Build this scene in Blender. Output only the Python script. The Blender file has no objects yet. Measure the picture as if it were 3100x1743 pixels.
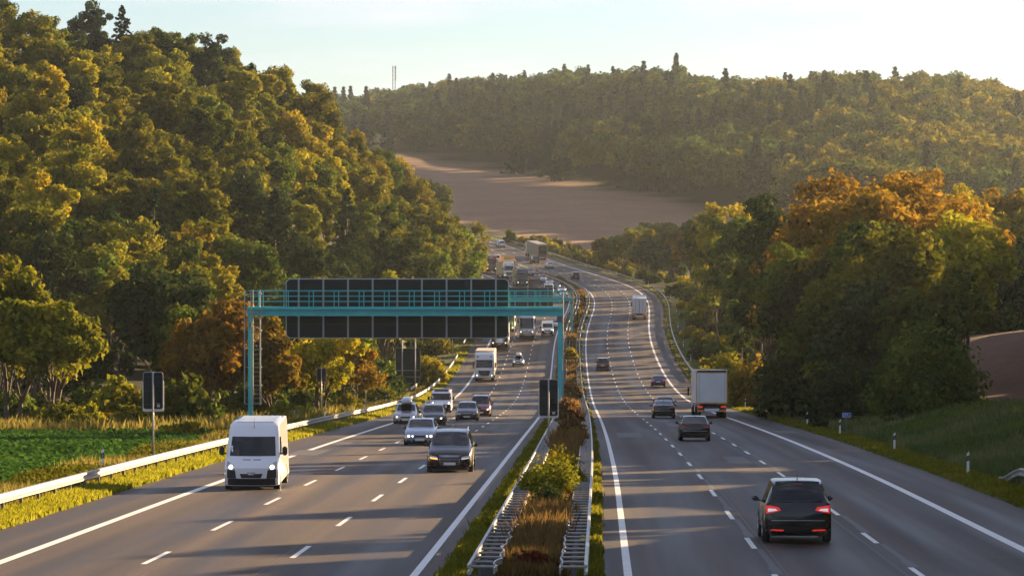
import bpy, bmesh, math, random
import numpy as np
from mathutils import Vector, Matrix, noise
from mathutils.bvhtree import BVHTree

# ------------------------------------------------------------------ camera, sky, sun, exposure
scene = bpy.context.scene
COL = scene.collection
cam_d = bpy.data.cameras.new('camera')
cam_d.sensor_width = 36.0
cam_d.lens = 36.0 * 12034.0 / 3100.0
cam_d.clip_start = 1.0
cam_d.clip_end = 30000.0
cam = bpy.data.objects.new('camera', cam_d)
COL.objects.link(cam)
cam.location = (0, 0, 0)
cam.rotation_euler = (math.radians(90.0 - 0.8166), 0, 0)
scene.camera = cam

SUN_EL = 11.0          # degrees above the horizon
SUN_AZ = 40.0          # degrees to the right of the viewing direction
w = bpy.data.worlds.new('World')
scene.world = w
w.use_nodes = True
nt = w.node_tree
nt.nodes.clear()
wo = nt.nodes.new('ShaderNodeOutputWorld')
bg = nt.nodes.new('ShaderNodeBackground')
sky = nt.nodes.new('ShaderNodeTexSky')
sky.sky_type = 'NISHITA'
sky.sun_disc = False
sky.sun_elevation = math.radians(SUN_EL)
sky.sun_rotation = math.radians(SUN_AZ)
sky.altitude = 300
sky.air_density = 1.0
sky.dust_density = 0.2
sky.ozone_density = 2.0
bg.inputs['Strength'].default_value = 0.05
# thin high cloud, as part of the sky
tc = nt.nodes.new('ShaderNodeTexCoord')
mp = nt.nodes.new('ShaderNodeMapping')
mp.inputs['Scale'].default_value = (6.0, 6.0, 42.0)
nz = nt.nodes.new('ShaderNodeTexNoise')
nz.inputs['Scale'].default_value = 2.2
nz.inputs['Detail'].default_value = 5.0
nz.inputs['Roughness'].default_value = 0.6
cr = nt.nodes.new('ShaderNodeValToRGB')
cr.color_ramp.elements[0].position = 0.42
cr.color_ramp.elements[0].color = (0.12, 0.12, 0.12, 1)
cr.color_ramp.elements[1].position = 0.68
cr.color_ramp.elements[1].color = (0.62, 0.62, 0.62, 1)
mx = nt.nodes.new('ShaderNodeMixRGB')
mx.inputs['Color2'].default_value = (9.0, 7.6, 6.2, 1)
nt.links.new(tc.outputs['Generated'], mp.inputs['Vector'])
nt.links.new(mp.outputs[0], nz.inputs['Vector'])
nt.links.new(nz.outputs[0], cr.inputs[0])
nt.links.new(cr.outputs[0], mx.inputs['Fac'])
nt.links.new(sky.outputs[0], mx.inputs['Color1'])
tn = nt.nodes.new('ShaderNodeMixRGB')
tn.blend_type = 'MULTIPLY'
tn.inputs['Fac'].default_value = 1.0
tn.inputs['Color2'].default_value = (0.50, 0.57, 0.75, 1)
nt.links.new(mx.outputs[0], tn.inputs['Color1'])
nt.links.new(tn.outputs[0], bg.inputs['Color'])
nt.links.new(bg.outputs[0], wo.inputs['Surface'])

sun_d = bpy.data.lights.new('sun', 'SUN')
sun_d.energy = 5.0
sun_d.angle = math.radians(0.5)
sun_d.color = (1.0, 0.69, 0.36)
sun = bpy.data.objects.new('sun', sun_d)
COL.objects.link(sun)
_az, _el = math.radians(SUN_AZ), math.radians(SUN_EL)
SUNV = Vector((math.sin(_az) * math.cos(_el), math.cos(_az) * math.cos(_el), math.sin(_el)))
sun.rotation_euler = SUNV.to_track_quat('Z', 'Y').to_euler()

scene.view_settings.view_transform = 'Standard'
scene.view_settings.look = 'None'
scene.view_settings.exposure = 2.2
scene.view_settings.gamma = 1.0
scene.view_settings.use_curve_mapping = False
scene.cycles.max_bounces = 5
scene.cycles.diffuse_bounces = 2
scene.cycles.glossy_bounces = 2
scene.cycles.transmission_bounces = 3
scene.cycles.transparent_max_bounces = 4
scene.cycles.volume_bounces = 0
scene.cycles.use_denoising = True
scene.cycles.sample_clamp_indirect = 6.0

# ------------------------------------------------------------------ helpers
RNG = np.random.default_rng(11)
random.seed(5)

def smooth01(a, b, x):
    t = np.clip((np.asarray(x, float) - a) / (b - a), 0, 1)
    return t * t * (3 - 2 * t)

def thing(name, label, cat, loc=(0, 0, 0), rz=0.0, group=None):
    o = bpy.data.objects.new(name, None)
    COL.objects.link(o)
    o.location = loc
    o.rotation_euler = (0, 0, rz)
    o.empty_display_size = 0.5
    o['label'] = label
    o['category'] = cat
    if group:
        o['group'] = group
    return o

def tag(o, label, cat, group=None):
    o['label'] = label
    o['category'] = cat
    if group:
        o['group'] = group
    return o

def link(name, me, parent=None, loc=None):
    o = bpy.data.objects.new(name, me)
    COL.objects.link(o)
    if parent is not None:
        o.parent = parent
    if loc is not None:
        o.location = loc
    return o

def structure(name, me, kind='structure'):
    o = link(name, me)
    o['kind'] = kind
    return o

def np_mesh(name, V, Fq, mats, tint=None, fmat=None, uv=None, smooth=False):
    """fast mesh from numpy: V (n,3), Fq (m,k) all with the same number of corners"""
    V = np.ascontiguousarray(V, np.float32)
    Fq = np.ascontiguousarray(Fq, np.int32)
    k = Fq.shape[1]
    me = bpy.data.meshes.new(name)
    me.vertices.add(len(V))
    me.vertices.foreach_set('co', V.ravel())
    me.loops.add(Fq.size)
    me.loops.foreach_set('vertex_index', Fq.ravel())
    me.polygons.add(len(Fq))
    me.polygons.foreach_set('loop_start', np.arange(0, Fq.size, k, dtype=np.int32))
    if smooth:
        me.polygons.foreach_set('use_smooth', np.ones(len(Fq), bool))
    if fmat is not None:
        me.polygons.foreach_set('material_index', np.ascontiguousarray(fmat, np.int32))
    if tint is not None:
        a = me.attributes.new('tint', 'FLOAT', 'POINT')
        a.data.foreach_set('value', np.ascontiguousarray(tint, np.float32))
    if uv is not None:
        l = me.uv_layers.new(name='UVMap')
        l.data.foreach_set('uv', np.ascontiguousarray(uv[Fq.ravel()], np.float32).ravel())
    for m in (mats if isinstance(mats, (list, tuple)) else [mats]):
        me.materials.append(m)
    me.update(calc_edges=True)
    return me

class MB:
    """collects simple shapes and links them as one mesh"""
    def __init__(s):
        s.v, s.f = [], []
    def add(s, vs, fs):
        b = len(s.v)
        s.v += [tuple(v) for v in vs]
        s.f += [tuple(i + b for i in f) for f in fs]
        return s
    def box(s, x0, x1, y0, y1, z0, z1):
        vs = [(x, y, z) for z in (z0, z1) for y in (y0, y1) for x in (x0, x1)]
        return s.add(vs, [(0, 2, 3, 1), (4, 5, 7, 6), (0, 1, 5, 4), (2, 6, 7, 3), (0, 4, 6, 2), (1, 3, 7, 5)])
    def tube(s, p, q, r, n=8, r2=None):
        p, q = Vector(p), Vector(q)
        r2 = r if r2 is None else r2
        d = (q - p)
        if d.length < 1e-6:
            return s
        d.normalize()
        a = d.orthogonal().normalized()
        b = d.cross(a)
        vs = []
        for c, rr in ((p, r), (q, r2)):
            for i in range(n):
                t = 2 * math.pi * i / n
                vs.append(c + a * (rr * math.cos(t)) + b * (rr * math.sin(t)))
        fs = [(i, (i + 1) % n, n + (i + 1) % n, n + i) for i in range(n)]
        fs += [tuple(range(n - 1, -1, -1)), tuple(range(n, 2 * n))]
        return s.add(vs, fs)
    def mesh(s, name, mat, bevel=0.0, seg=1, smooth=False):
        me = bpy.data.meshes.new(name)
        me.from_pydata(s.v, [], s.f)
        if bevel:
            bm = bmesh.new()
            bm.from_mesh(me)
            bmesh.ops.bevel(bm, geom=list(bm.edges), offset=bevel, segments=seg, affect='EDGES', clamp_overlap=True)
            bm.to_mesh(me)
            bm.free()
        if smooth:
            for p in me.polygons:
                p.use_smooth = True
        me.materials.append(mat)
        me.update()
        return me
    def build(s, name, mat, parent=None, bevel=0.0, seg=1, smooth=False, loc=None):
        return link(name, s.mesh(name, mat, bevel, seg, smooth), parent, loc)

# ------------------------------------------------------------------ materials
def mat(name, col, rough=0.5, metal=0.0, coat=0.0, emit=0.0, ecol=None, var=0.0, vscale=3.0, spec=0.5, bump=0.0):
    m = bpy.data.materials.new(name)
    m.use_nodes = True
    t = m.node_tree
    b = t.nodes['Principled BSDF']
    b.inputs['Base Color'].default_value = (*col, 1)
    b.inputs['Roughness'].default_value = rough
    b.inputs['Metallic'].default_value = metal
    b.inputs['Specular IOR Level'].default_value = spec
    b.inputs['Coat Weight'].default_value = coat
    b.inputs['Coat Roughness'].default_value = 0.06
    if emit:
        b.inputs['Emission Color'].default_value = (*(ecol or col), 1)
        b.inputs['Emission Strength'].default_value = emit
    if var or bump:
        c = t.nodes.new('ShaderNodeTexCoord')
        n = t.nodes.new('ShaderNodeTexNoise')
        n.inputs['Scale'].default_value = vscale
        n.inputs['Detail'].default_value = 6
        n.inputs['Roughness'].default_value = 0.65
        t.links.new(c.outputs['Object'], n.inputs['Vector'])
        if var:
            r = t.nodes.new('ShaderNodeValToRGB')
            r.color_ramp.elements[0].position = 0.3
            r.color_ramp.elements[1].position = 0.7
            r.color_ramp.elements[0].color = (*[x * (1 - var) for x in col], 1)
            r.color_ramp.elements[1].color = (*[min(1, x * (1 + var)) for x in col], 1)
            t.links.new(n.outputs[0], r.inputs[0])
            t.links.new(r.outputs[0], b.inputs['Base Color'])
        if bump:
            bp = t.nodes.new('ShaderNodeBump')
            bp.inputs['Strength'].default_value = bump
            bp.inputs['Distance'].default_value = 0.02
            t.links.new(n.outputs[0], bp.inputs['Height'])
            t.links.new(bp.outputs[0], b.inputs['Normal'])
    return m

def leaf_mat(name, c0, c1, c2, trans=0.38, hvar=0.012, vvar=0.3):
    """leaf colour runs c0 - c1 - c2 with the clump's own tint; a little per-tree variation"""
    m = bpy.data.materials.new(name)
    m.use_nodes = True
    t = m.node_tree
    t.nodes.clear()
    out = t.nodes.new('ShaderNodeOutputMaterial')
    at = t.nodes.new('ShaderNodeAttribute')
    at.attribute_name = 'tint'
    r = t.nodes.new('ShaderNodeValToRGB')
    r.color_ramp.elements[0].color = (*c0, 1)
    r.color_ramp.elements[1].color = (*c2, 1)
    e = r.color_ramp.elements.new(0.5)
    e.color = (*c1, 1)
    oi = t.nodes.new('ShaderNodeObjectInfo')
    hs = t.nodes.new('ShaderNodeHueSaturation')
    mh = t.nodes.new('ShaderNodeMapRange')
    mh.inputs['To Min'].default_value = 0.5 - hvar
    mh.inputs['To Max'].default_value = 0.5 + hvar
    mv = t.nodes.new('ShaderNodeMapRange')
    mv.inputs['To Min'].default_value = 1 - vvar
    mv.inputs['To Max'].default_value = 1 + vvar
    ml = t.nodes.new('ShaderNodeMath')
    ml.operation = 'MULTIPLY'
    ml.inputs[1].default_value = 7.31
    fr = t.nodes.new('ShaderNodeMath')
    fr.operation = 'FRACT'
    d = t.nodes.new('ShaderNodeBsdfDiffuse')
    tr = t.nodes.new('ShaderNodeBsdfTranslucent')
    g = t.nodes.new('ShaderNodeBsdfGlossy')
    g.inputs['Roughness'].default_value = 0.5
    g.inputs['Color'].default_value = (0.6, 0.6, 0.5, 1)
    mxs = t.nodes.new('ShaderNodeMixShader')
    mxs.inputs[0].default_value = trans
    mg = t.nodes.new('ShaderNodeMixShader')
    mg.inputs[0].default_value = 0.008
    L = t.links.new
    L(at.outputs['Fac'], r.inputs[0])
    L(oi.outputs['Random'], mh.inputs['Value'])
    L(oi.outputs['Random'], ml.inputs[0])
    L(ml.outputs[0], fr.inputs[0])
    L(fr.outputs[0], mv.inputs['Value'])
    L(mh.outputs[0], hs.inputs['Hue'])
    L(mv.outputs[0], hs.inputs['Value'])
    L(r.outputs[0], hs.inputs['Color'])
    L(hs.outputs[0], d.inputs['Color'])
    L(hs.outputs[0], tr.inputs['Color'])
    L(d.outputs[0], mxs.inputs[1])
    L(tr.outputs[0], mxs.inputs[2])
    L(mxs.outputs[0], mg.inputs[1])
    L(g.outputs[0], mg.inputs[2])
    L(mg.outputs[0], out.inputs['Surface'])
    return m

M = {}
M['bark'] = mat('bark', (0.075, 0.055, 0.04), 0.9, var=0.4, vscale=6)
M['steel'] = mat('galvanised_steel', (0.36, 0.35, 0.33), 0.42, metal=0.35, var=0.12, vscale=2.0)
M['steel_dark'] = mat('weathered_steel', (0.12, 0.115, 0.11), 0.6, metal=0.3, var=0.25)
M['turquoise'] = mat('turquoise_paint', (0.04, 0.46, 0.48), 0.4, var=0.14, vscale=1.2)
M['sign_back'] = mat('sign_back', (0.010, 0.019, 0.021), 0.6, var=0.25, vscale=1.5, spec=0.2)
M['sign_rim'] = mat('sign_rim', (0.40, 0.42, 0.43), 0.4, metal=0.4)
M['upright_grey'] = mat('upright_grey', (0.27, 0.30, 0.32), 0.5, metal=0.3)
M['white_paint'] = mat('white_paint', (0.75, 0.75, 0.73), 0.45)
M['black_plastic'] = mat('black_plastic', (0.012, 0.012, 0.013), 0.5)
M['rubber'] = mat('rubber', (0.010, 0.010, 0.010), 0.8)
M['rim'] = mat('alloy_rim', (0.35, 0.35, 0.36), 0.3, metal=0.8)
M['chrome'] = mat('chrome', (0.7, 0.7, 0.72), 0.15, metal=1.0)
M['glass'] = mat('car_glass', (0.008, 0.011, 0.014), 0.04, spec=0.7)
M['plate'] = mat('number_plate', (0.72, 0.72, 0.70), 0.4)
M['lamp_on'] = mat('lit_headlight', (0.9, 0.9, 0.85), 0.2, emit=0.7, ecol=(1.0, 0.90, 0.75))
M['lamp_glow'] = mat('running_light', (0.8, 0.8, 0.8), 0.2, emit=0.08, ecol=(1.0, 0.95, 0.9))
M['lamp_off'] = mat('clear_lamp', (0.45, 0.46, 0.48), 0.12, metal=0.5)
M['indicator'] = mat('lit_indicator', (0.9, 0.35, 0.05), 0.3, emit=0.6, ecol=(1.0, 0.30, 0.05))
M['tail'] = mat('tail_lamp', (0.22, 0.006, 0.008), 0.15, coat=0.5)
M['tail_on'] = mat('lit_tail_lamp', (0.5, 0.01, 0.01), 0.2, emit=0.10, ecol=(1.0, 0.04, 0.03))
M['amber'] = mat('amber_reflector', (0.75, 0.30, 0.02), 0.4)
M['glow_refl'] = mat('glowing_reflector', (0.5, 0.02, 0.02), 0.3, emit=0.12, ecol=(1, 0.05, 0.03))  # no lamp: the reflector's red gleam is put in as emission
M['blue_sign'] = mat('blue_sign', (0.012, 0.09, 0.50), 0.4)
M['timber'] = mat('timber', (0.20, 0.13, 0.08), 0.8, var=0.2)

# ------------------------------------------------------------------ the road's line, surveyed every 45 m or so: Y, X, Z of the lane line right of the median
RT = np.array([(-60, 2.9, -4.6), (60, 5.5, -7.25), (110.1, 6.61, -8.63), (164.7, 7.8, -10.16), (218.9, 8.85, -11.82), (271.8, 9.81, -13.54), (321.7, 10.66, -15.21), (367.9, 11.38, -16.73), (411.3, 12.02, -18.06), (453.5, 12.64, -19.11), (495.7, 13.23, -19.76), (538.0, 13.82, -19.96), (580.0, 14.43, -19.68), (621.1, 15.06, -18.98), (660.8, 15.83, -17.99), (699.5, 16.91, -16.93), (737.7, 18.25, -15.9), (776.1, 19.54, -14.92), (814.6, 20.29, -13.98), (852.1, 20.1, -13.05), (887.8, 18.65, -12.14), (921.6, 15.81, -11.21), (954.8, 11.72, -10.11), (987.9, 6.55, -8.63), (1021.1, 0.26, -6.66), (1054.2, -7.35, -4.25), (1100, -19.5, -1.4), (1200, -52, 4.6), (1320, -100, 11), (1500, -180, 19), (1900, -330, 37), (2300, -420, 53), (2700, -480, 60), (4000, -600, 52), (9000, -700, 30)])

def _hermite(x, y):
    d = np.gradient(y, x)
    def f(q):
        q = np.asarray(q, float)
        i = np.clip(np.searchsorted(x, q) - 1, 0, len(x) - 2)
        h = x[i + 1] - x[i]
        t = (q - x[i]) / h
        t = np.clip(t, -3, 1)
        return ((2 * t**3 - 3 * t**2 + 1) * y[i] + (t**3 - 2 * t**2 + t) * h * d[i] + (-2 * t**3 + 3 * t**2) * y[i + 1] + (t**3 - t**2) * h * d[i + 1])
    return f
road_x = _hermite(RT[:, 0], RT[:, 1])
road_z = _hermite(RT[:, 0], RT[:, 2])

def road_h(Y):
    return (road_x(Y + 4) - road_x(Y - 4)) / 8.0

def rpos(Yc, u, dz=0.0):
    """point at lateral distance u (metres, right positive) from the lane line, level with the road"""
    Yc = np.asarray(Yc, float)
    u = np.asarray(u, float)
    h = road_h(Yc)
    n = np.sqrt(1 + h * h)
    ul = np.clip(u, -40, 40)
    return np.stack(np.broadcast_arrays(road_x(Yc) + ul / n + (u - ul), Yc - ul * h / n, road_z(Yc) + dz), -1)

# ------------------------------------------------------------------ terrain: one sheet
L_ASPH0, L_ASPH1, R_ASPH0, R_ASPH1 = -21.9, -7.95, -4.15, 9.95
U_L_OUT, U_L2, U_L1, U_L_IN, U_R_IN, U_R1, U_R2, U_R_OUT = -19.3, -15.6, -12.1, -8.6, -3.5, 0.0, 3.5, 7.2

def wood_edge(X):
    return np.interp(X, [-400, -120, -56, 3, 48, 75, 110, 160, 260, 500], [2250, 2080, 1900, 1600, 1320, 1190, 1090, 1010, 930, 850])

def lump(X, Y, s, seed=0.0):
    return (np.sin(X / s + seed) * np.cos(Y / (1.3 * s) - 1.7 * seed) + 0.6 * np.sin(X / (0.47 * s) + 2.1 * seed + 1.1) * np.sin(Y / (0.61 * s) + seed)) / 1.6

def profile(u, Y, X):
    """height of the ground over the road's level"""
    d = -u - 21.9
    left = np.where(d > 0, 0.04 + 0.0 * d, 0.0)
    left = left - 0.45 * smooth01(2.6, 7.0, d) - 2.2 * smooth01(8, 30, d) * smooth01(300, 380, Y)
    hd = np.clip(-u - 31 - 26 * (1 - smooth01(330, 520, Y)), 0, None)
    G = smooth01(350, 800, Y) * (1 - smooth01(1010, 1230, Y))
    hill = 54 * (1 - np.exp(-hd / 36.0)) * G
    left = left + hill + 0.8 * lump(X, Y, 22) * smooth01(4, 40, hd) + 0.15 * lump(X, Y, 7, 2) * smooth01(4, 12, d)
    e = u - 9.95
    fade = 1 - smooth01(760, 1000, Y)
    right = 0.03 - 0.25 * smooth01(1.6, 3.0, e) * smooth01(330, 420, Y) + fade * (1.6 * smooth01(2.2, 10, e) + 3.5 * smooth01(12, 60, e))
    right = right + fade * 5.0 * smooth01(240, 400, Y) * smooth01(9, 28, e)
    # unseen rise added to the right of the view, to shade the road
    right = right + 8.2 * smooth01(1, 13, X - (0.1288 * Y + 1.5)) * (1 - 0.6 * smooth01(200, 260, Y)) * (1 - smooth01(300, 420, Y)) * (1 + 0.15 * lump(X, Y, 8, 1) + 0.12 * lump(X, Y, 3.5, 4))
    right = right + 0.2 * lump(X, Y, 6, 3) * smooth01(3, 10, e) * fade
    p = np.where(u < L_ASPH0, left, np.where(u > R_ASPH1, right, np.where((u > L_ASPH1) & (u < R_ASPH0), 0.05, -0.25)))
    # far wooded ridge and unseen higher ground, added right of the view to shade it
    k = (Y - wood_edge(X)) * 0.8
    p = p + 20 * smooth01(0, 460, k) * (0.35 + 0.65 * smooth01(-150, 50, X)) * (1 - 0.35 * smooth01(0.105, 0.14, X / np.maximum(Y, 1))) + 2.5 * lump(X, Y, 70, 1) * smooth01(30, 200, k)
    rr = X - (0.14 * Y + 25)
    p = p + SHADE_RIDGE * smooth01(0, 230, rr) * smooth01(1150, 1500, Y) * (1 - smooth01(2600, 3400, Y))
    return p
SHADE_RIDGE = 14.0

def ground(X, Y):
    """ground height at a place given in metres"""
    X = np.asarray(X, float)
    Y = np.asarray(Y, float)
    Yc = Y.copy() if Y.ndim else float(Y)
    for _ in range(4):
        h = road_h(Yc)
        n = np.sqrt(1 + h * h)
        ul = np.clip((X - road_x(Yc)) * n, -40, 40)
        Yc = Y + ul * h / n
    u = (X - road_x(Yc) - ul / n) + ul
    return road_z(Yc) + profile(u, Yc, X)

def at(xs, Y):
    """X of the line of sight through column xs of the photograph at distance Y"""
    return (xs - 1550.0) * Y / 12034.0

def zat(ys, Y):
    return -(ys - 700.0) * Y / 12034.0

rows = np.concatenate([np.arange(-30, 58, 8.0), np.arange(58, 420, 3.0), np.arange(420, 1120, 7.0), np.arange(1120, 3100, 22.0)])
ucols = np.concatenate([-np.geomspace(60, 1000, 34)[::-1], np.arange(-58, -24, 2.0), [-23.5, -22.8, -22.2, -21.95, -21.8, -20, -15, -10, -8.1, -7.9, -6.9, -6.05, -5.2, -4.2, -4.0, 0, 5, 9.8, 10.0, 10.5, 11, 12], np.arange(13, 60, 1.6), np.geomspace(61, 1100, 36)])
UU, YY = np.meshgrid(ucols, rows)
PP = rpos(YY, UU)
PP[..., 2] += profile(UU, YY, PP[..., 0])
nr, nc = UU.shape
ii = np.arange(nr * nc).reshape(nr, nc)
FQ = np.stack([ii[:-1, :-1], ii[:-1, 1:], ii[1:, 1:], ii[1:, :-1]], -1).reshape(-1, 4)
Xg, Yg = PP[..., 0], PP[..., 1]
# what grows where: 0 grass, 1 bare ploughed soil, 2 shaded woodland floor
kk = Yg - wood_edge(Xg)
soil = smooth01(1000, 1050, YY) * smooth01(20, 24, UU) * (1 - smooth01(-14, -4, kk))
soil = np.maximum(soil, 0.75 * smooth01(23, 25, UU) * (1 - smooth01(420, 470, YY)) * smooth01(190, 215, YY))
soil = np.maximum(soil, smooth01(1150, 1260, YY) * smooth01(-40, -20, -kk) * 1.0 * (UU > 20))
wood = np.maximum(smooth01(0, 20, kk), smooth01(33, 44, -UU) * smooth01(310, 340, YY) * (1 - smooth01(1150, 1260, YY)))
crop = smooth01(25, 27, -UU) * (1 - smooth01(270, 285, YY))
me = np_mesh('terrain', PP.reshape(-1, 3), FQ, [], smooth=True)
for nm, arr in (('soil', soil), ('wood', wood), ('crop', crop), ('near_soil_shaded', soil * (YY < 520))):
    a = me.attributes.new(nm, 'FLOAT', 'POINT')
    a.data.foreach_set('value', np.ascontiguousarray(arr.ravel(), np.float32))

def terrain_mat():
    m = bpy.data.materials.new('ground_cover')
    m.use_nodes = True
    t = m.node_tree
    b = t.nodes['Principled BSDF']
    b.inputs['Roughness'].default_value = 0.95
    b.inputs['Specular IOR Level'].default_value = 0.1
    L = t.links.new
    c = t.nodes.new('ShaderNodeNewGeometry')
    def nz(scale, detail=6):
        n = t.nodes.new('ShaderNodeTexNoise')
        n.inputs['Scale'].default_value = scale
        n.inputs['Detail'].default_value = detail
        n.inputs['Roughness'].default_value = 0.7
        L(c.outputs['Position'], n.inputs['Vector'])
        return n
    def ramp(src, cols, p0=0.3, p1=0.7):
        r = t.nodes.new('ShaderNodeValToRGB')
        r.color_ramp.elements[0].position = p0
        r.color_ramp.elements[1].position = p1
        r.color_ramp.elements[0].color = (*cols[0], 1)
        r.color_ramp.elements[1].color = (*cols[1], 1)
        L(src.outputs[0], r.inputs[0])
        return r
    n1, n2, n3 = nz(0.9), nz(0.12), nz(0.035, 4)
    grass = ramp(n1, [(0.035, 0.06, 0.012), (0.10, 0.105, 0.025)])
    dirt = ramp(n1, [(0.22, 0.130, 0.080), (0.34, 0.205, 0.128)])
    big = ramp(n3, [(0.82, 0.82, 0.82), (1.12, 1.1, 1.08)])
    mul = t.nodes.new('ShaderNodeMixRGB')
    mul.blend_type = 'MULTIPLY'
    mul.inputs['Fac'].default_value = 1
    L(dirt.outputs[0], mul.inputs['Color1'])
    L(big.outputs[0], mul.inputs['Color2'])
    wv = t.nodes.new('ShaderNodeTexWave')
    wv.inputs['Scale'].default_value = 0.16
    wv.inputs['Distortion'].default_value = 2.5
    wv.inputs['Detail'].default_value = 3
    wvm = t.nodes.new('ShaderNodeMapping')
    wvm.inputs['Rotation'].default_value = (0, 0, 1.1)
    L(c.outputs['Position'], wvm.inputs['Vector'])
    L(wvm.outputs[0], wv.inputs['Vector'])
    fur = ramp(wv, [(0.86, 0.86, 0.86), (1.08, 1.08, 1.08)], 0.2, 0.8)
    mul0 = mul
    mul = t.nodes.new('ShaderNodeMixRGB')
    mul.blend_type = 'MULTIPLY'
    mul.inputs['Fac'].default_value = 1
    L(mul0.outputs[0], mul.inputs['Color1'])
    L(fur.outputs[0], mul.inputs['Color2'])
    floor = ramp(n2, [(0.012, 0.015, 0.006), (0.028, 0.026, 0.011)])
    near_soil_shaded = ramp(n1, [(0.070, 0.034, 0.022), (0.135, 0.066, 0.042)])  # redder soil, darkened so the near field's shade is in the colour
    cropc = ramp(n1, [(0.02, 0.05, 0.010), (0.05, 0.09, 0.02)])
    last = grass
    for nm, colr in (('crop', cropc), ('wood', floor), ('soil', mul), ('near_soil_shaded', near_soil_shaded)):
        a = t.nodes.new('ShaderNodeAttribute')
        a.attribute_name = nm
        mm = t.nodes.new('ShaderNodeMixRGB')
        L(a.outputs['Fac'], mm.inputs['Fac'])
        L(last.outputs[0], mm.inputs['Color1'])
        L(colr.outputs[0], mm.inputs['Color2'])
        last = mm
    L(last.outputs[0], b.inputs['Base Color'])
    bp = t.nodes.new('ShaderNodeBump')
    bp.inputs['Strength'].default_value = 0.5
    bp.inputs['Distance'].default_value = 0.25
    L(n1.outputs[0], bp.inputs['Height'])
    L(bp.outputs[0], b.inputs['Normal'])
    return m
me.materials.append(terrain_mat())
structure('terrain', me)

# ------------------------------------------------------------------ carriageways and markings
def asphalt_mat():
    m = bpy.data.materials.new('asphalt')
    m.use_nodes = True
    t = m.node_tree
    b = t.nodes['Principled BSDF']
    b.inputs['Roughness'].default_value = 0.62
    b.inputs['Specular IOR Level'].default_value = 0.22
    L = t.links.new
    uv = t.nodes.new('ShaderNodeUVMap')
    uv.uv_map = 'UVMap'
    def nz(sx, sy, scale, det=5):
        mp = t.nodes.new('ShaderNodeMapping')
        mp.inputs['Scale'].default_value = (sx, sy, 1)
        n = t.nodes.new('ShaderNodeTexNoise')
        n.inputs['Scale'].default_value = scale
        n.inputs['Detail'].default_value = det
        L(uv.outputs[0], mp.inputs['Vector'])
        L(mp.outputs[0], n.inputs['Vector'])
        return n
    grain = nz(1, 1, 9.0, 8)
    streak = nz(0.55, 0.012, 1.0, 3)
    patch = nz(0.1, 0.02, 1.0, 4)
    def ramp(n, lo, hi, p0=0.35, p1=0.65):
        r = t.nodes.new('ShaderNodeValToRGB')
        r.color_ramp.elements[0].position = p0
        r.color_ramp.elements[1].position = p1
        r.color_ramp.elements[0].color = (lo, lo, lo, 1)
        r.color_ramp.elements[1].color = (hi, hi, hi, 1)
        L(n.outputs[0], r.inputs[0])
        return r
    base = t.nodes.new('ShaderNodeValToRGB')
    base.color_ramp.elements[0].position = 0.3
    base.color_ramp.elements[1].position = 0.72
    base.color_ramp.elements[0].color = (0.031, 0.020, 0.015, 1)
    base.color_ramp.elements[1].color = (0.080, 0.050, 0.036, 1)
    L(grain.outputs[0], base.inputs[0])
    cur = base
    # wheel paths: bands that follow the lanes
    sep = t.nodes.new('ShaderNodeSeparateXYZ')
    L(uv.outputs[0], sep.inputs[0])
    mu = t.nodes.new('ShaderNodeMath')
    mu.operation = 'MULTIPLY'
    mu.inputs[1].default_value = 2 * math.pi / 1.75
    sn = t.nodes.new('ShaderNodeMath')
    sn.operation = 'SINE'
    L(sep.outputs[0], mu.inputs[0])
    L(mu.outputs[0], sn.inputs[0])
    mr = t.nodes.new('ShaderNodeMapRange')
    mr.inputs['From Min'].default_value = -1
    mr.inputs['To Min'].default_value = 0.62
    mr.inputs['To Max'].default_value = 1.10
    L(sn.outputs[0], mr.inputs['Value'])
    for s in (ramp(streak, 0.58, 1.30), ramp(patch, 0.78, 1.18), ramp(nz(2.2, 0.004, 1.0, 2), 0.80, 1.14), mr):
        k = t.nodes.new('ShaderNodeMixRGB')
        k.blend_type = 'MULTIPLY'
        k.inputs['Fac'].default_value = 1
        L(cur.outputs[0], k.inputs['Color1'])
        L(s.outputs[0], k.inputs['Color2'])
        cur = k
    L(cur.outputs[0], b.inputs['Base Color'])
    rr = ramp(streak, 0.52, 0.72)
    L(rr.outputs[0], b.inputs['Roughness'])
    bp = t.nodes.new('ShaderNodeBump')
    bp.inputs['Strength'].default_value = 0.25
    bp.inputs['Distance'].default_value = 0.01
    L(grain.outputs[0], bp.inputs['Height'])
    L(bp.outputs[0], b.inputs['Normal'])
    return m
M['asphalt'] = asphalt_mat()
M['patch'] = mat('dark_asphalt', (0.034, 0.028, 0.025), 0.6, var=0.25, vscale=2)
M['marking'] = mat('road_paint', (0.72, 0.71, 0.68), 0.55, var=0.10, vscale=1.5)

def strip(name, u0, u1, ys, dz, material, ncol=2, thick=0.0):
    us = np.linspace(u0, u1, ncol)
    U, Y = np.meshgrid(us, ys)
    P = rpos(Y, U, dz)
    n, c = U.shape
    i = np.arange(n * c).reshape(n, c)
    F = np.stack([i[:-1, :-1], i[:-1, 1:], i[1:, 1:], i[1:, :-1]], -1).reshape(-1, 4)
    return P.reshape(-1, 3), F, np.stack([U.ravel(), Y.ravel()], -1)

ys = np.concatenate([np.arange(58, 1120, 3.0), np.arange(1120, 1600, 10)])
parts = [strip('', L_ASPH0, L_ASPH1, ys, 0, None, 8), strip('', R_ASPH0, R_ASPH1, ys, 0, None, 8)]
for nm, (P, F, uv) in zip(('carriageway', 'carriageway'), parts):
    structure(nm, np_mesh(nm, P, F, M['asphalt'], uv=uv, smooth=True))
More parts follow.
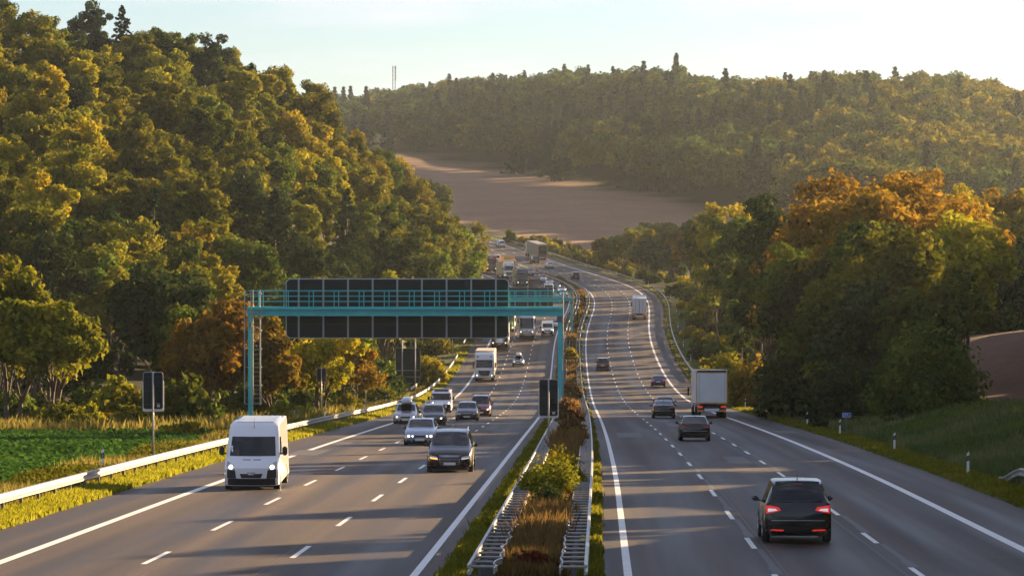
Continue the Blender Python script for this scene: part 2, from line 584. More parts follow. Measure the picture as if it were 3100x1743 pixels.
# exit apron on the right
P, F, uv = strip('', 9.95, 40, np.arange(868, 884, 2.0), 0.0, None, 8)
P[:, 2] = np.where(uv[:, 0] > 12, ground(P[:, 0], P[:, 1]) + 0.07, P[:, 2] + 0.004)
structure('side_road', np_mesh('side_road', P, F, M['asphalt'], uv=uv, smooth=True))

Vs, Fs, nb = [], [], 0
def put(u0, u1, ya, yb, dz=0.004, step=3.0):
    global nb
    n = max(2, int(math.ceil((yb - ya) / step)) + 1)
    P, F, _ = strip('', u0, u1, np.linspace(ya, yb, n), dz, None)
    Vs.append(P)
    Fs.append(F + nb)
    nb += len(P)
for uu in (U_L_OUT, U_L_IN, U_R_IN, U_R_OUT):
    hw_ = 0.15 if uu in (U_L_OUT, U_R_OUT) else 0.10
    put(uu - hw_, uu + hw_, 60, 1300)
structure('edge_line', np_mesh('edge_line', np.concatenate(Vs), np.concatenate(Fs), M['marking']))
DK = np.array([110.06, 127.9, 146.4, 164.67, 182.9, 201.0, 218.9, 236.7, 254.4, 271.78, 288.8, 305.4, 321.67, 337.4, 352.8, 367.88, 382.5, 397.0, 411.29, 425.4, 439.5, 453.51, 467.5, 481.6, 495.7, 509.8, 523.9, 538.02, 552.1, 566.1, 579.98, 593.8, 607.5, 621.05, 634.5, 647.7, 660.83, 673.8, 686.7, 699.46])
DK = np.concatenate([[60, 75.5, 92.2], DK, np.arange(712.3, 1300, 12.8)])
Vs, Fs, nb = [], [], 0
for uu in (U_R1, U_R2):
    for k in range(len(DK) - 1):
        g = DK[k + 1] - DK[k]
        put(uu - 0.075, uu + 0.075, DK[k] - g / 6 + (3 if uu else 0), DK[k] + g / 6 + (3 if uu else 0))
for uu in (U_L1, U_L2):
    for k in range(len(DK) - 1):
        g = DK[k + 1] - DK[k]
        o = -8.0 if uu == U_L2 else -5.0
        put(uu - 0.075, uu + 0.075, DK[k] + o - g / 6, DK[k] + o + g / 6)
structure('lane_dashes', np_mesh('lane_dashes', np.concatenate(Vs), np.concatenate(Fs), M['marking']))
# dark strips where older markings were burnt off, on the near part of the right carriageway
Vs, Fs, nb = [], [], 0
for uu in (U_R1, U_R2):
    for k in range(13):
        g = DK[k + 1] - DK[k]
        o = 3 if uu else 0
        put(uu - 0.02, uu + 0.24, DK[k] + o + g / 6 + 0.1, DK[k] + o + g / 6 + 3.2, 0.005)
        put(uu + 0.03, uu + 0.20, DK[k] + o + g / 6 + 3.2, DK[k] + o + g * 5 / 6 - 0.2, 0.005)
for uu in (U_R1 + 0.32, U_R2 - 0.34, U_L1 - 0.30, U_L2 + 0.33):
    put(uu - 0.02, uu + 0.02, 60, 700, 0.005)
_rr = np.random.default_rng(8)
for k in range(26):
    yj = 96 + 560 * (k + _rr.random()) / 26
    a_ = (-21.8, -8.0) if k % 2 else (-4.1, 9.9)
    w0 = a_[0] + (a_[1] - a_[0]) * 0.5 * _rr.random()
    w1 = min(a_[1], w0 + 3.5 + 7 * _rr.random())
    put(w0, w1, yj, yj + 0.05 + 0.0003 * yj, 0.0055)
for k in range(14):
    yj = 100 + 330 * _rr.random()
    w0 = -21 + 12 * _rr.random() if k % 2 else -3 + 11 * _rr.random()
    put(w0, w0 + 0.9 + 0.9 * _rr.random(), yj, yj + 5 + 14 * _rr.random(), 0.0065)
structure('road_patches', np_mesh('road_patches', np.concatenate(Vs), np.concatenate(Fs), M['patch']))
P, F, _ = strip('', -7.45, -4.65, ys, 0.056, None, 6)  # near-black strip: the deep shade between the median rails, put into the colour
structure('median_shade', np_mesh('median_shade', P, F, mat('median_shade', (0.022, 0.020, 0.016), 0.95, var=0.4, vscale=4)))
# ------------------------------------------------------------------ foliage
def unit(v):
    return v / np.maximum(1e-9, np.linalg.norm(v, axis=-1, keepdims=True))

def leaves(centres, radii, n_per, size, rng, tint, up=0.35, flat=0.8, out=0.6, aspect=0.62):
    """leaf-sized four-cornered faces spread through clumps; returns V, F, tint"""
    c = np.repeat(centres, n_per, 0)
    r = np.repeat(radii, n_per)
    tt = np.repeat(tint, n_per)
    n = len(c)
    d = unit(rng.normal(size=(n, 3)))
    rad = r * (0.35 + 0.68 * rng.random(n) ** 0.6)
    p = c + d * rad[:, None] * np.array([1, 1, flat])
    nrm = unit(d * out + rng.normal(size=(n, 3)) * 0.55 + np.array([0, 0, up]))
    a = unit(np.cross(nrm, rng.normal(size=(n, 3))))
    b = np.cross(nrm, a)
    s = size * (0.6 + 0.8 * rng.random(n))
    a = a * s[:, None]
    b = b * (s * aspect)[:, None]
    k = nrm * (s * 0.18)[:, None]
    V = np.stack([p - a, p - b * 0.9 + k, p + a, p + b * 0.9 + k], 1).reshape(-1, 3)
    F = np.arange(4 * n).reshape(n, 4)
    tt = np.clip(tt + rng.normal(size=n) * 0.13, 0, 1)
    return V, F, np.repeat(tt, 4)

def limb(mb, p, q, r0, r1, rng, seg=4, wob=0.25, n=6):
    p, q = np.array(p, float), np.array(q, float)
    L = np.linalg.norm(q - p)
    pts = [p + (q - p) * t + rng.normal(size=3) * wob * 0.1 * L * (0 < t < 1) for t in np.linspace(0, 1, seg + 1)]
    for i in range(seg):
        ra = r0 + (r1 - r0) * i / seg
        rb = r0 + (r1 - r0) * (i + 1) / seg
        mb.tube(pts[i], pts[i + 1], ra, n, rb)
    return pts

def broadleaf(seed, h, r, leaf, mname, n_clump=46, n_leaf=75, base=0.18, trunk_r=0.18, droop=0.0, open_=0.0, multi=1):
    """crown mesh and trunk mesh of one broadleaf tree, h tall, crown radius r"""
    rng = np.random.default_rng(seed)
    z0 = h * base
    ch = h - z0
    cs, rs, ts = [], [], []
    # a few big lobes, each covered by clumps, make an uneven outline
    lobes = []
    for i in range(7):
        a = 2 * math.pi * (i + rng.random() * 0.7) / 6
        rr = r * (0.28 + 0.34 * rng.random()) if i else 0
        zz = z0 + ch * ((0.30 + 0.45 * rng.random()) if i else 0.66)
        lobes.append((rr * math.cos(a), rr * math.sin(a), zz, r * (0.46 + 0.2 * rng.random()), ch * (0.22 + 0.12 * rng.random())))
    for k in range(n_clump):
        lx, ly, lz, lr, lh = lobes[k % 7]
        d = unit(rng.normal(size=3))
        if d[2] < -0.35:
            d[2] *= -0.6
        cc = np.array([lx + d[0] * lr * 0.85, ly + d[1] * lr * 0.85, lz + d[2] * lh * 1.05 - droop * (abs(d[0]) + abs(d[1]))])
        cc[2] = max(cc[2], z0 * 0.9 + 0.2)
        cs.append(cc)
        rs.append(r * (0.17 + 0.13 * rng.random()) * (1 - 0.3 * open_))
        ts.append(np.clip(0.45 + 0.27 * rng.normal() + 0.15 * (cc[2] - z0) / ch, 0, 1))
    cs, rs, ts = np.array(cs), np.array(rs), np.array(ts)
    V, F, T = leaves(cs, rs, n_leaf, leaf, rng, ts)
    crown = np_mesh('crown', V, F, M[mname], tint=T)
    mb = MB()
    stems = []
    for s in range(multi):
        off = np.array([rng.normal() * 0.25, rng.normal() * 0.25, 0]) * (multi > 1)
        top = np.array([rng.normal() * 0.12 * r, rng.normal() * 0.12 * r, h * 0.8])
        if multi > 1:
            top[:2] += off[:2] * 5
        stems.append(limb(mb, off + np.array([0, 0, -0.6]), top, trunk_r, trunk_r * 0.22, rng, 5, 0.18, 8))
    order = rng.permutation(len(cs))[:14]
    for j in order:
        st = stems[j % len(stems)]
        b = st[1 + (j % 3)]
        limb(mb, b, cs[j] - np.array([0, 0, rs[j] * 0.2]), trunk_r * 0.42, trunk_r * 0.1, rng, 3, 0.4, 5)
    return crown, mb.mesh('trunk', M['bark'], smooth=True)

def conifer(seed, h, r, leaf, mname, n_leaf=5200):
    rng = np.random.default_rng(seed)
    cs, rs, ts = [], [], []
    nw = int(h * 1.5)
    for i in range(nw):
        t = (i + 0.5) / nw
        z = h * (0.07 + 0.93 * t)
        rr = r * (1 - t) ** 0.62 * (0.65 + 0.6 * rng.random()) + 0.10
        nb = max(3, int(7 * (1 - t) + 3))
        for b in range(nb):
            a = 2 * math.pi * (b + rng.random() * 0.9) / nb + i * 0.9
            br = rr * (0.75 + 0.4 * rng.random())
            for f in (0.4, 0.75, 1.0):
                cs.append((math.cos(a) * br * f, math.sin(a) * br * f, z - 0.30 * br * f + rng.normal() * 0.2))
                rs.append((0.10 * r * (1 - t) + 0.20) * (1.15 - 0.4 * f))
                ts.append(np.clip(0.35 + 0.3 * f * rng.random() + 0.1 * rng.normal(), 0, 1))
    cs, rs, ts = np.array(cs), np.array(rs), np.array(ts)
    V, F, T = leaves(cs, rs, max(3, n_leaf // len(cs)), leaf, rng, ts, flat=0.8, up=0.4, aspect=0.45)
    crown = np_mesh('crown', V, F, M[mname], tint=T)
    mb = MB()
    mb.tube((0, 0, -0.6), (0, 0, h * 0.97), 0.02 * h + 0.05, 8, 0.03)
    return crown, mb.mesh('trunk', M['bark'], smooth=True)

def bush(seed, h, r, leaf, mname, n_clump=24, n_leaf=60):
    rng = np.random.default_rng(seed)
    d = unit(rng.normal(size=(n_clump, 3)))
    d[:, 2] = np.abs(d[:, 2])
    k = 0.35 + 0.6 * rng.random(n_clump)
    cs = d * k[:, None] * np.array([r * 0.85, r * 0.85, h * 0.78]) + np.array([0, 0, h * 0.12])
    rs = (0.2 + 0.16 * rng.random(n_clump)) * min(r, h)
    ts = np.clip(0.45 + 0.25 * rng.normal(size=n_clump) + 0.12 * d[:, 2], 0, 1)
    V, F, T = leaves(cs, rs, n_leaf, leaf, rng, ts)
    # shoots that stick out of the top
    m = n_clump * 3
    sp = cs[rng.integers(0, n_clump, m)] + np.stack([rng.normal(size=m) * 0.1 * r, rng.normal(size=m) * 0.1 * r, h * (0.12 + 0.2 * rng.random(m))], -1)
    V2, F2, T2 = leaves(sp, np.full(m, 0.09 * h), 5, leaf * 0.85, rng, np.clip(0.6 + 0.2 * rng.normal(size=m), 0, 1), up=0.1)
    crown = np_mesh('foliage', np.concatenate([V, V2]), np.concatenate([F, F2 + len(V)]), M[mname], tint=np.concatenate([T, T2]))
    mb = MB()
    for i in range(9):
        limb(mb, (rng.normal() * 0.08 * r, rng.normal() * 0.08 * r, -0.2), cs[i % n_clump] * np.array([0.9, 0.9, 0.8]), 0.035, 0.012, rng, 3, 0.4, 5)
    return crown, mb.mesh('stem', M['bark'])

def plant(kind, label, cat, meshes, x, y, z, rz=0.0, s=1.0, group=None, sz=None, parts=('crown', 'trunk')):
    o = thing(kind, label, cat, (x, y, z), rz, group)
    o.scale = (s, s, s if sz is None else sz)
    link(parts[0], meshes[0], o)
    link(parts[1], meshes[1], o)
    return o

# leaf colours (real-world leaf reflectance), spring to autumn
M['leaf_green'] = leaf_mat('leaf_green', (0.030, 0.062, 0.009), (0.078, 0.115, 0.013), (0.150, 0.170, 0.018))
M['leaf_olive'] = leaf_mat('leaf_olive', (0.062, 0.082, 0.009), (0.150, 0.158, 0.013), (0.250, 0.225, 0.017))
M['leaf_yellow'] = leaf_mat('leaf_yellow', (0.110, 0.118, 0.010), (0.250, 0.228, 0.013), (0.390, 0.305, 0.016))
M['leaf_gold'] = leaf_mat('leaf_gold', (0.110, 0.080, 0.012), (0.225, 0.145, 0.014), (0.320, 0.190, 0.016))
M['leaf_rust'] = leaf_mat('leaf_rust', (0.110, 0.062, 0.010), (0.225, 0.118, 0.012), (0.325, 0.170, 0.014))
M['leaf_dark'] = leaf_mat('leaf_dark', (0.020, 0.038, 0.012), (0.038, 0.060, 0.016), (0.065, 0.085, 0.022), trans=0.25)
M['needle'] = leaf_mat('needle', (0.012, 0.028, 0.012), (0.026, 0.046, 0.016), (0.050, 0.068, 0.022), trans=0.12)
M['far_green'] = leaf_mat('far_green', (0.026, 0.062, 0.016), (0.066, 0.115, 0.022), (0.130, 0.180, 0.030), trans=0.5)
M['far_needle'] = leaf_mat('far_needle', (0.012, 0.034, 0.018), (0.026, 0.056, 0.024), (0.048, 0.080, 0.030), trans=0.15)
M['leaf_red'] = leaf_mat('leaf_red', (0.09, 0.018, 0.014), (0.15, 0.03, 0.018), (0.2, 0.05, 0.02))
M['straw'] = leaf_mat('straw', (0.085, 0.050, 0.020), (0.190, 0.110, 0.036), (0.300, 0.180, 0.055), trans=0.4)
M['blade'] = leaf_mat('blade', (0.110, 0.115, 0.012), (0.220, 0.215, 0.016), (0.340, 0.300, 0.022), trans=0.45)
M['blade_green'] = leaf_mat('blade_green', (0.035, 0.060, 0.012), (0.065, 0.100, 0.018), (0.110, 0.140, 0.028), trans=0.4)
M['blade_pale'] = leaf_mat('blade_pale', (0.050, 0.090, 0.018), (0.115, 0.155, 0.040), (0.24, 0.23, 0.09), trans=0.35)
M['weed'] = leaf_mat('weed', (0.085, 0.075, 0.018), (0.165, 0.145, 0.030), (0.27, 0.22, 0.05), trans=0.4)
M['beet'] = leaf_mat('beet', (0.025, 0.065, 0.010), (0.045, 0.105, 0.016), (0.080, 0.150, 0.024), trans=0.35)

# ---- the wooded hillside left of the road: single trees
KIND = {
    'green': ('leaf_green', 'mid green'), 'olive': ('leaf_olive', 'olive green'), 'yellow': ('leaf_yellow', 'yellowing'),
    'gold': ('leaf_gold', 'golden brown'), 'rust': ('leaf_rust', 'rust orange'), 'dark': ('leaf_dark', 'dark green')}
PROT = {}
for k, (mn, _) in KIND.items():
    PROT[k] = [broadleaf(100 + 7 * i + len(mn) * 13, hh_, rr_, 0.29, mn, n_clump=nc_, n_leaf=125, base=bs_) for i, (hh_, rr_, nc_, bs_) in enumerate(((13, 5.2, 62, 0.14), (15.5, 4.3, 56, 0.10), (12, 4.6, 40, 0.2)))]
SPR = [conifer(5, 17, 4.6, 0.30, 'needle', 9000), conifer(9, 19, 4.4, 0.30, 'needle', 9000)]

def hill_zone(z, Y, u):
    if z < -9:
        a = 'low on the left hillside'
    elif z < 10:
        a = 'halfway up the left hillside'
    else:
        a = 'high on the left hillside'
    b = 'near the field' if Y < 560 else ('behind the gantry sign' if Y < 800 else 'by the far bend')
    return a + ' ' + b

rng = np.random.default_rng(3)
cand = []
for Y in np.arange(352, 1100, 8.6):
    for d in np.arange(0, 150, 8.2):
        u = -32.5 - d - (9 * (1 - float(smooth01(330, 520, Y)))) + rng.normal() * 1.9
        y = Y + rng.normal() * 2.4
        p = rpos(y, u)
        if p[0] < at(-60, p[1]) or p[1] > 1100:
            continue
        cand.append((float(p[0]), float(p[1]), u))
# keep those whose crown can be seen over the ones in front (nearest first, coarse skyline test)
cand.sort(key=lambda c: c[1])
NBIN = 220
vis_rows = {}
kept = []
for (x, y, u) in cand:
    z = float(ground(x, y))
    hh = 13.5
    s = 12034.0 / y
    xs, top = 1550 + x * s, 700 - (z + hh) * s
    b0, b1 = int((xs - 3.6 * s) / 15), int((xs + 3.6 * s) / 15)
    new = 0
    for b in range(b0, b1 + 1):
        if top < vis_rows.get(b, 9999) - 0.10 * hh * s:
            new += 1
    if new >= 0.35 * (b1 - b0 + 1):
        kept.append((x, y, z, u))
        for b in range(b0, b1 + 1):
            vis_rows[b] = min(vis_rows.get(b, 9999), top + 0.02 * hh * s)
print('hill trees', len(cand), len(kept))
for (x, y, z, u) in kept[:292]:
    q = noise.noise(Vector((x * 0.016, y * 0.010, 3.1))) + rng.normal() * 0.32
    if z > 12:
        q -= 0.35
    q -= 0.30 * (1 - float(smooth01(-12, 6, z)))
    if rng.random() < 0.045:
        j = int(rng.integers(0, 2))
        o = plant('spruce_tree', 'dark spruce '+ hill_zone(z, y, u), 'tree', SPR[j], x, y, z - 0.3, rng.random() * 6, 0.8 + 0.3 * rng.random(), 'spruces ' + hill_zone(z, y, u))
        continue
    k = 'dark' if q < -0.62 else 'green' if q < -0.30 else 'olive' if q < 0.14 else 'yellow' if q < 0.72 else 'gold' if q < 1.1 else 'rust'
    j = int(rng.integers(0, 3))
    zn = hill_zone(z, y, u)
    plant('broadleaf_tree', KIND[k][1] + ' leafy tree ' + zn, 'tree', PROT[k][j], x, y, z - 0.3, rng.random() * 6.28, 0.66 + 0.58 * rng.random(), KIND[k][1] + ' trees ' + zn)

# undergrowth on the valley floor and along the foot of the wood
UB = [bush(60 + i, 3.0, 3.0, 0.28, mn, n_clump=34, n_leaf=46) for i, mn in enumerate(('leaf_green', 'leaf_dark', 'leaf_olive'))]
for i in range(120):
    y = 302 + 300 * ((i + rng.random()) / 120) ** 1.4
    u = -27.5 - (26 if y < 420 else 12) * rng.random() - (4 if y < 420 else 0)
    p = rpos(y, u)
    x, yy = float(p[0]), float(p[1])
    if x < at(-40, yy):
        continue
    k = i % 3
    w_ = 'beyond the beet field' if yy < 360 else 'below the gantry' if yy < 470 else 'along the guardrail'
    lb = ('green', 'dark', 'olive')[k] + ' undergrowth bush at the foot of the left wood ' + w_
    plant('bush', lb, 'bush', UB[k], x, yy, float(ground(x, yy)) - 0.2, rng.random() * 6, 0.7 + 0.6 * rng.random(), lb, parts=('foliage', 'stem'))

# ---- the far wood: one mass, with single conifers along its skyline
def far_wood():
    rng = np.random.default_rng(21)
    tpl = []
    for s, mn in ((1, 0), (2, 0), (3, 0), (4, 1), (5, 1)):
        r2 = np.random.default_rng(s)
        if mn == 0:
            nC = 34
            d = unit(r2.normal(size=(nC, 3)))
            d[:, 2] = np.where(d[:, 2] < -0.3, -d[:, 2], d[:, 2])
            c = d * np.array([4.6, 4.6, 6.6]) * (0.75 + 0.4 * r2.random(nC))[:, None] + np.array([0, 0, 11.5])
            V, F, T = leaves(c, np.full(nC, 2.1), 26, 0.72, r2, np.clip(0.45 + 0.22 * r2.normal(size=nC), 0, 1))
        else:
            c, rr = [], []
            for i in range(22):
                t = (i + 0.5) / 22
                for b in range(6):
                    a = r2.random() * 6.283
                    q = (3.9 * (1 - t) ** 0.9 + 0.1) * (0.45 + 0.6 * r2.random())
                    c.append((q * math.cos(a), q * math.sin(a), 2 + 20 * t - 0.45 * q + 0.6 * r2.normal()))
                    rr.append(0.45 + 0.75 * (1 - t))
            V, F, T = leaves(np.array(c), np.array(rr), 6, 0.72, r2, np.clip(0.4 + 0.2 * r2.normal(size=len(c)), 0, 1), flat=0.8)
        tpl.append((V, F, T))
    Vs, Fs, Ts, Ms = [], [], [], []
    nb = 0
    pts = []
    for Y in np.arange(930, 2650, 9.5):
        lo, hi = at(560, Y) , at(3240, Y)
        for X in np.arange(lo, hi, 9.6):
            x, y = X + rng.normal() * 2.2, Y + rng.normal() * 2.2
            k = (y - wood_edge(x)) * 0.8
            if k < -4 + 3 * rng.normal() or k > 470 + 60 * (x < -20):
                continue
            pts.append((x, y, k))
    pts = np.array(pts)
    z = ground(pts[:, 0], pts[:, 1])
    # drop what is hidden behind the nearer rows
    o = np.argsort(pts[:, 1])
    sky_ = {}
    keep = []
    for i in o:
        x, y, k = pts[i]
        s = 12034.0 / y
        xs, top = 1550 + x * s, 700 - (z[i] + 19) * s
        b0, b1 = int((xs - 3 * s) / 8), int((xs + 3 * s) / 8)
        m = sum(1 for b in range(b0, b1 + 1) if top < sky_.get(b, 9999) - 0.9 * s)
        if m >= 0.3 * (b1 - b0 + 1):
            keep.append(i)
            for b in range(b0, b1 + 1):
                sky_[b] = min(sky_.get(b, 9999), top + 0.3 * s)
    print('far wood', len(pts), len(keep))
    for i in keep:
        x, y, k = pts[i]
        q = noise.noise(Vector((x * 0.012, y * 0.006, 8.0)))
        con = (q > 0.18 and rng.random() < 0.5) or (k > 330 and x > 20 and rng.random() < 0.05) or rng.random() < 0.04
        V, F, T = tpl[rng.integers(3, 5)] if con else tpl[rng.integers(0, 3)]
        a = rng.random() * 6.28
        s = (0.8 + 0.4 * rng.random()) * (1.05 if con else 1.0)
        R = np.array([[math.cos(a), -math.sin(a), 0], [math.sin(a), math.cos(a), 0], [0, 0, 1]]) * s
        Vs.append(V @ R.T + np.array([x, y, z[i] - 0.5]))
        Fs.append(F + nb)
        nb += len(V)
        Ts.append(np.clip(T + rng.normal() * 0.12, 0, 1))
        g = rng.normal() * 0.5 + noise.noise(Vector((x * 0.02, y * 0.02, 1))) + 1.05 * float(smooth01(0.01, 0.10, x / y))  # leaf mix turns yellower to the right, painting in the sun's golden glow
        Ms.append(np.full(len(F), 4 if con else (0 if g < 0.25 else 1 if g < 0.75 else 2 if g < 1.1 else 3)))
    me = np_mesh('far_wood', np.concatenate(Vs), np.concatenate(Fs), [M['far_green'], M['leaf_green'], M['leaf_olive'], M['leaf_yellow'], M['far_needle']], tint=np.concatenate(Ts), fmat=np.concatenate(Ms))
    return structure('far_wood', me, 'stuff')
far_wood()

# distinct conifers and broad crowns on the far skyline (photo columns, distances on the ridge)
SKY = [(905, 0), (1018, 1), (1170, 0), (1225, 0), (1290, 2), (1405, 0), (1425, 1), (1550, 2), (1587, 2), (1662, 0), (1684, 1), (1748, 0), (1760, 0), (1774, 1), (1838, 0), (1850, 1), (1925, 1), (1972, 0), (1990, 1), (2040, 0), (2052, 1), (2105, 0), (2160, 0), (2172, 0), (2186, 1)]
SKB = broadleaf(77, 20, 5.2, 0.75, 'leaf_dark', n_clump=40, n_leaf=30, base=0.4)
SKC = [conifer(31, 22, 9.5, 0.7, 'far_needle', 10000), conifer(33, 21, 7.5, 0.7, 'far_needle', 9000)]
for i, (xs, k) in enumerate(SKY):
    # walk back along the sight line to the highest ground
    ysr = np.arange(1500, 2650, 20.0)
    xx = at(xs, ysr)
    zz = ground(xx, ysr)
    j = int(np.argmax(zz / ysr))
    x, y, z = float(xx[j]), float(ysr[j]) + 6, float(zz[j]) - 4.0
    s = (0.6 + 0.4 * rng.random())
    if k == 2:
        plant('broadleaf_tree', 'round crowned dark tree standing out on the far ridge', 'tree', SKB, x, y, z, rng.random() * 6, s * 1.05, 'round trees on the far skyline')
    else:
        nm = ['tall pointed dark spruce on the far skyline', 'slender dark spruce on the far skyline'][k]
        plant('spruce_tree', nm, 'tree', SKC[k], x, y, z, rng.random() * 6, s * 1.55, nm, sz=s * 0.92)

# lattice mast on the far ridge
ysr = np.arange(1700, 2650, 20.0)
xx = at(1193, ysr)
j = int(np.argmax(ground(xx, ysr) / ysr))
mx_, my_, mz_ = float(xx[j]), float(ysr[j]), float(ground(xx[j], ysr[j]))
mast = thing('radio_mast', 'thin grey lattice mast rising above the trees on the far ridge', 'mast', (mx_, my_, mz_))
mb = MB()
H = 34.0
for sx, sy in ((-1, -1), (1, -1), (1, 1), (-1, 1)):
    mb.tube((sx * 1.1, sy * 1.1, 0), (sx * 0.7, sy * 0.7, H), 0.14, 6)
for i in range(14):
    z0 = H * i / 14
    for (a, b) in (((-1, -1), (1, -1)), ((1, -1), (1, 1)), ((1, 1), (-1, 1)), ((-1, 1), (-1, -1))):
        mb.tube((a[0] * 0.9, a[1] * 0.9, z0), (b[0] * 0.9, b[1] * 0.9, z0 + H / 14), 0.08, 4)
mb.build('lattice_frame', M['steel_dark'], mast)
mb = MB()
for z0 in (H - 1.5, H - 4.5, H - 7.5):
    for a in (0, 2.1, 4.2):
        mb.box(1.2 * math.cos(a) - 0.2, 1.2 * math.cos(a) + 0.2, 1.2 * math.sin(a) - 0.2, 1.2 * math.sin(a) + 0.2, z0 - 1.0, z0 + 1.0)
mb.build('antenna', M['steel'], mast)
# ------------------------------------------------------------------ single trees and bushes near the road
def grow(kind, label, cat, builder, xs, Y, top, seed, r, leaf, mname, group=None, **kw):
    """a tree whose foot stands on the ground at distance Y; its height is measured from there"""
    x = at(xs, Y)
    z = float(ground(x, Y))
    h = zat(top, Y) - z
    ms = builder(seed, h, r, leaf, mname, **kw)
    parts = ('crown', 'trunk') if builder is not bush else ('foliage', 'stem')
    return plant(kind, label, cat, ms, x, Y, z - 0.1, seed * 1.3, 1.0, group, parts=parts)

T = 'broadleaf_tree'
G = grow
# big autumn group right of the road
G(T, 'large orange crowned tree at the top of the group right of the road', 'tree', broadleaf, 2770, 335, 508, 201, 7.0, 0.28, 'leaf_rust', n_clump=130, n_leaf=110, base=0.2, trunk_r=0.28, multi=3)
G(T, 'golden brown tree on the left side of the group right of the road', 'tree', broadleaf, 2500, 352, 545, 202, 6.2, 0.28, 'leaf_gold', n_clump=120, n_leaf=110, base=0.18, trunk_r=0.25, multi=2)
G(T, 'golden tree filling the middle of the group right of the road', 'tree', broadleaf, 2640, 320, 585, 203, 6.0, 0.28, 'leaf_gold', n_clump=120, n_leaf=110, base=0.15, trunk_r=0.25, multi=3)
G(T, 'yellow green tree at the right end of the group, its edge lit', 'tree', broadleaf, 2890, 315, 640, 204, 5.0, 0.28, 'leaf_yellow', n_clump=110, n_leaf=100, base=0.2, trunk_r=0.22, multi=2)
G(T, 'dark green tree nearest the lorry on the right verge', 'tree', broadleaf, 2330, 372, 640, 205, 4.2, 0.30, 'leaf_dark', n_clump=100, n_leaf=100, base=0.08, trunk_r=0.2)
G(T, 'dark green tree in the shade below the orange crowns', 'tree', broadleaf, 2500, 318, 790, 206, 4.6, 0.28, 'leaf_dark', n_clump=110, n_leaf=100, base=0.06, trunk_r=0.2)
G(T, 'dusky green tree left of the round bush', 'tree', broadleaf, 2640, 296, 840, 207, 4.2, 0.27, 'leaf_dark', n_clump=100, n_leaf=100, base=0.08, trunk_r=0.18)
G(T, 'green tree with lit top behind the round bush', 'tree', broadleaf, 2830, 285, 865, 208, 3.6, 0.25, 'leaf_green', n_clump=90, n_leaf=100, base=0.08, trunk_r=0.16)
G(T, 'olive tree low in the middle of the group right of the road', 'tree', broadleaf, 2720, 302, 700, 221, 4.6, 0.27, 'leaf_olive', n_clump=100, n_leaf=100, base=0.05, trunk_r=0.2)
G(T, 'dark green tree low on the left flank of the group right of the road', 'tree', broadleaf, 2420, 338, 720, 222, 4.6, 0.28, 'leaf_green', n_clump=100, n_leaf=100, base=0.04, trunk_r=0.2)
G(T, 'green tree between the dark trees and the orange crown', 'tree', broadleaf, 2580, 310, 690, 223, 4.4, 0.27, 'leaf_green', n_clump=100, n_leaf=100, base=0.05, trunk_r=0.2)
G('bush', 'big round dark green bush at the right end of the bank', 'bush', bush, 2800, 258, 985, 209, 4.2, 0.20, 'leaf_green', n_clump=110, n_leaf=120)
G('bush', 'dark bush at the foot of the trees beside the blue distance sign', 'bush', bush, 2560, 278, 1090, 210, 3.4, 0.2, 'leaf_dark', n_clump=80, n_leaf=100)
G('bush', 'dark bush on the verge between the lorry and the distance sign', 'bush', bush, 2390, 325, 1050, 211, 3.6, 0.22, 'leaf_dark', n_clump=80, n_leaf=100)
G('bush', 'sunlit yellow bush just right of the lorry', 'bush', bush, 2275, 400, 1085, 212, 2.8, 0.25, 'leaf_gold', n_clump=60, n_leaf=90)
G('bush', 'yellow green bush above the roof of the curtain side lorry', 'bush', bush, 2190, 440, 1070, 213, 3.2, 0.26, 'leaf_yellow', n_clump=60, n_leaf=90)
# the hedge of trees along the outside of the bend
HB = [bush(90 + i, 2.6, 2.6, 0.24, mn, n_clump=36, n_leaf=56) for i, mn in enumerate(('leaf_green', 'leaf_dark', 'leaf_yellow'))]
for i in range(128):
    y = 430 + 640 * (i + 0.5) / 128
    p = rpos(y, 13.6 + 9.0 * ((i * 0.618) % 1) + (3 if 862 < y < 892 else 0))
    if 864 < y < 888:
        continue
    lb = ('green', 'dark', 'yellowing')[i % 3] + ' bush along the outside of the bend'
    plant('bush', lb, 'bush', HB[i % 3], float(p[0]), float(p[1]), float(ground(p[0], p[1])) - 0.15, i * 1.1, 0.55 + 0.5 * ((i * 0.37) % 1), lb, parts=('foliage', 'stem'))
for i in range(16):
    y = 446 + 3 * (i % 5)
    x = at(2905 + 16 * i, y)
    plant('bush', 'dark bush at the foot of the wood behind the brown field', 'bush', HB[i % 2], x, y, float(ground(x, y)) - 0.2, i, 1.3, 'bushes behind the brown field', parts=('foliage', 'stem'))
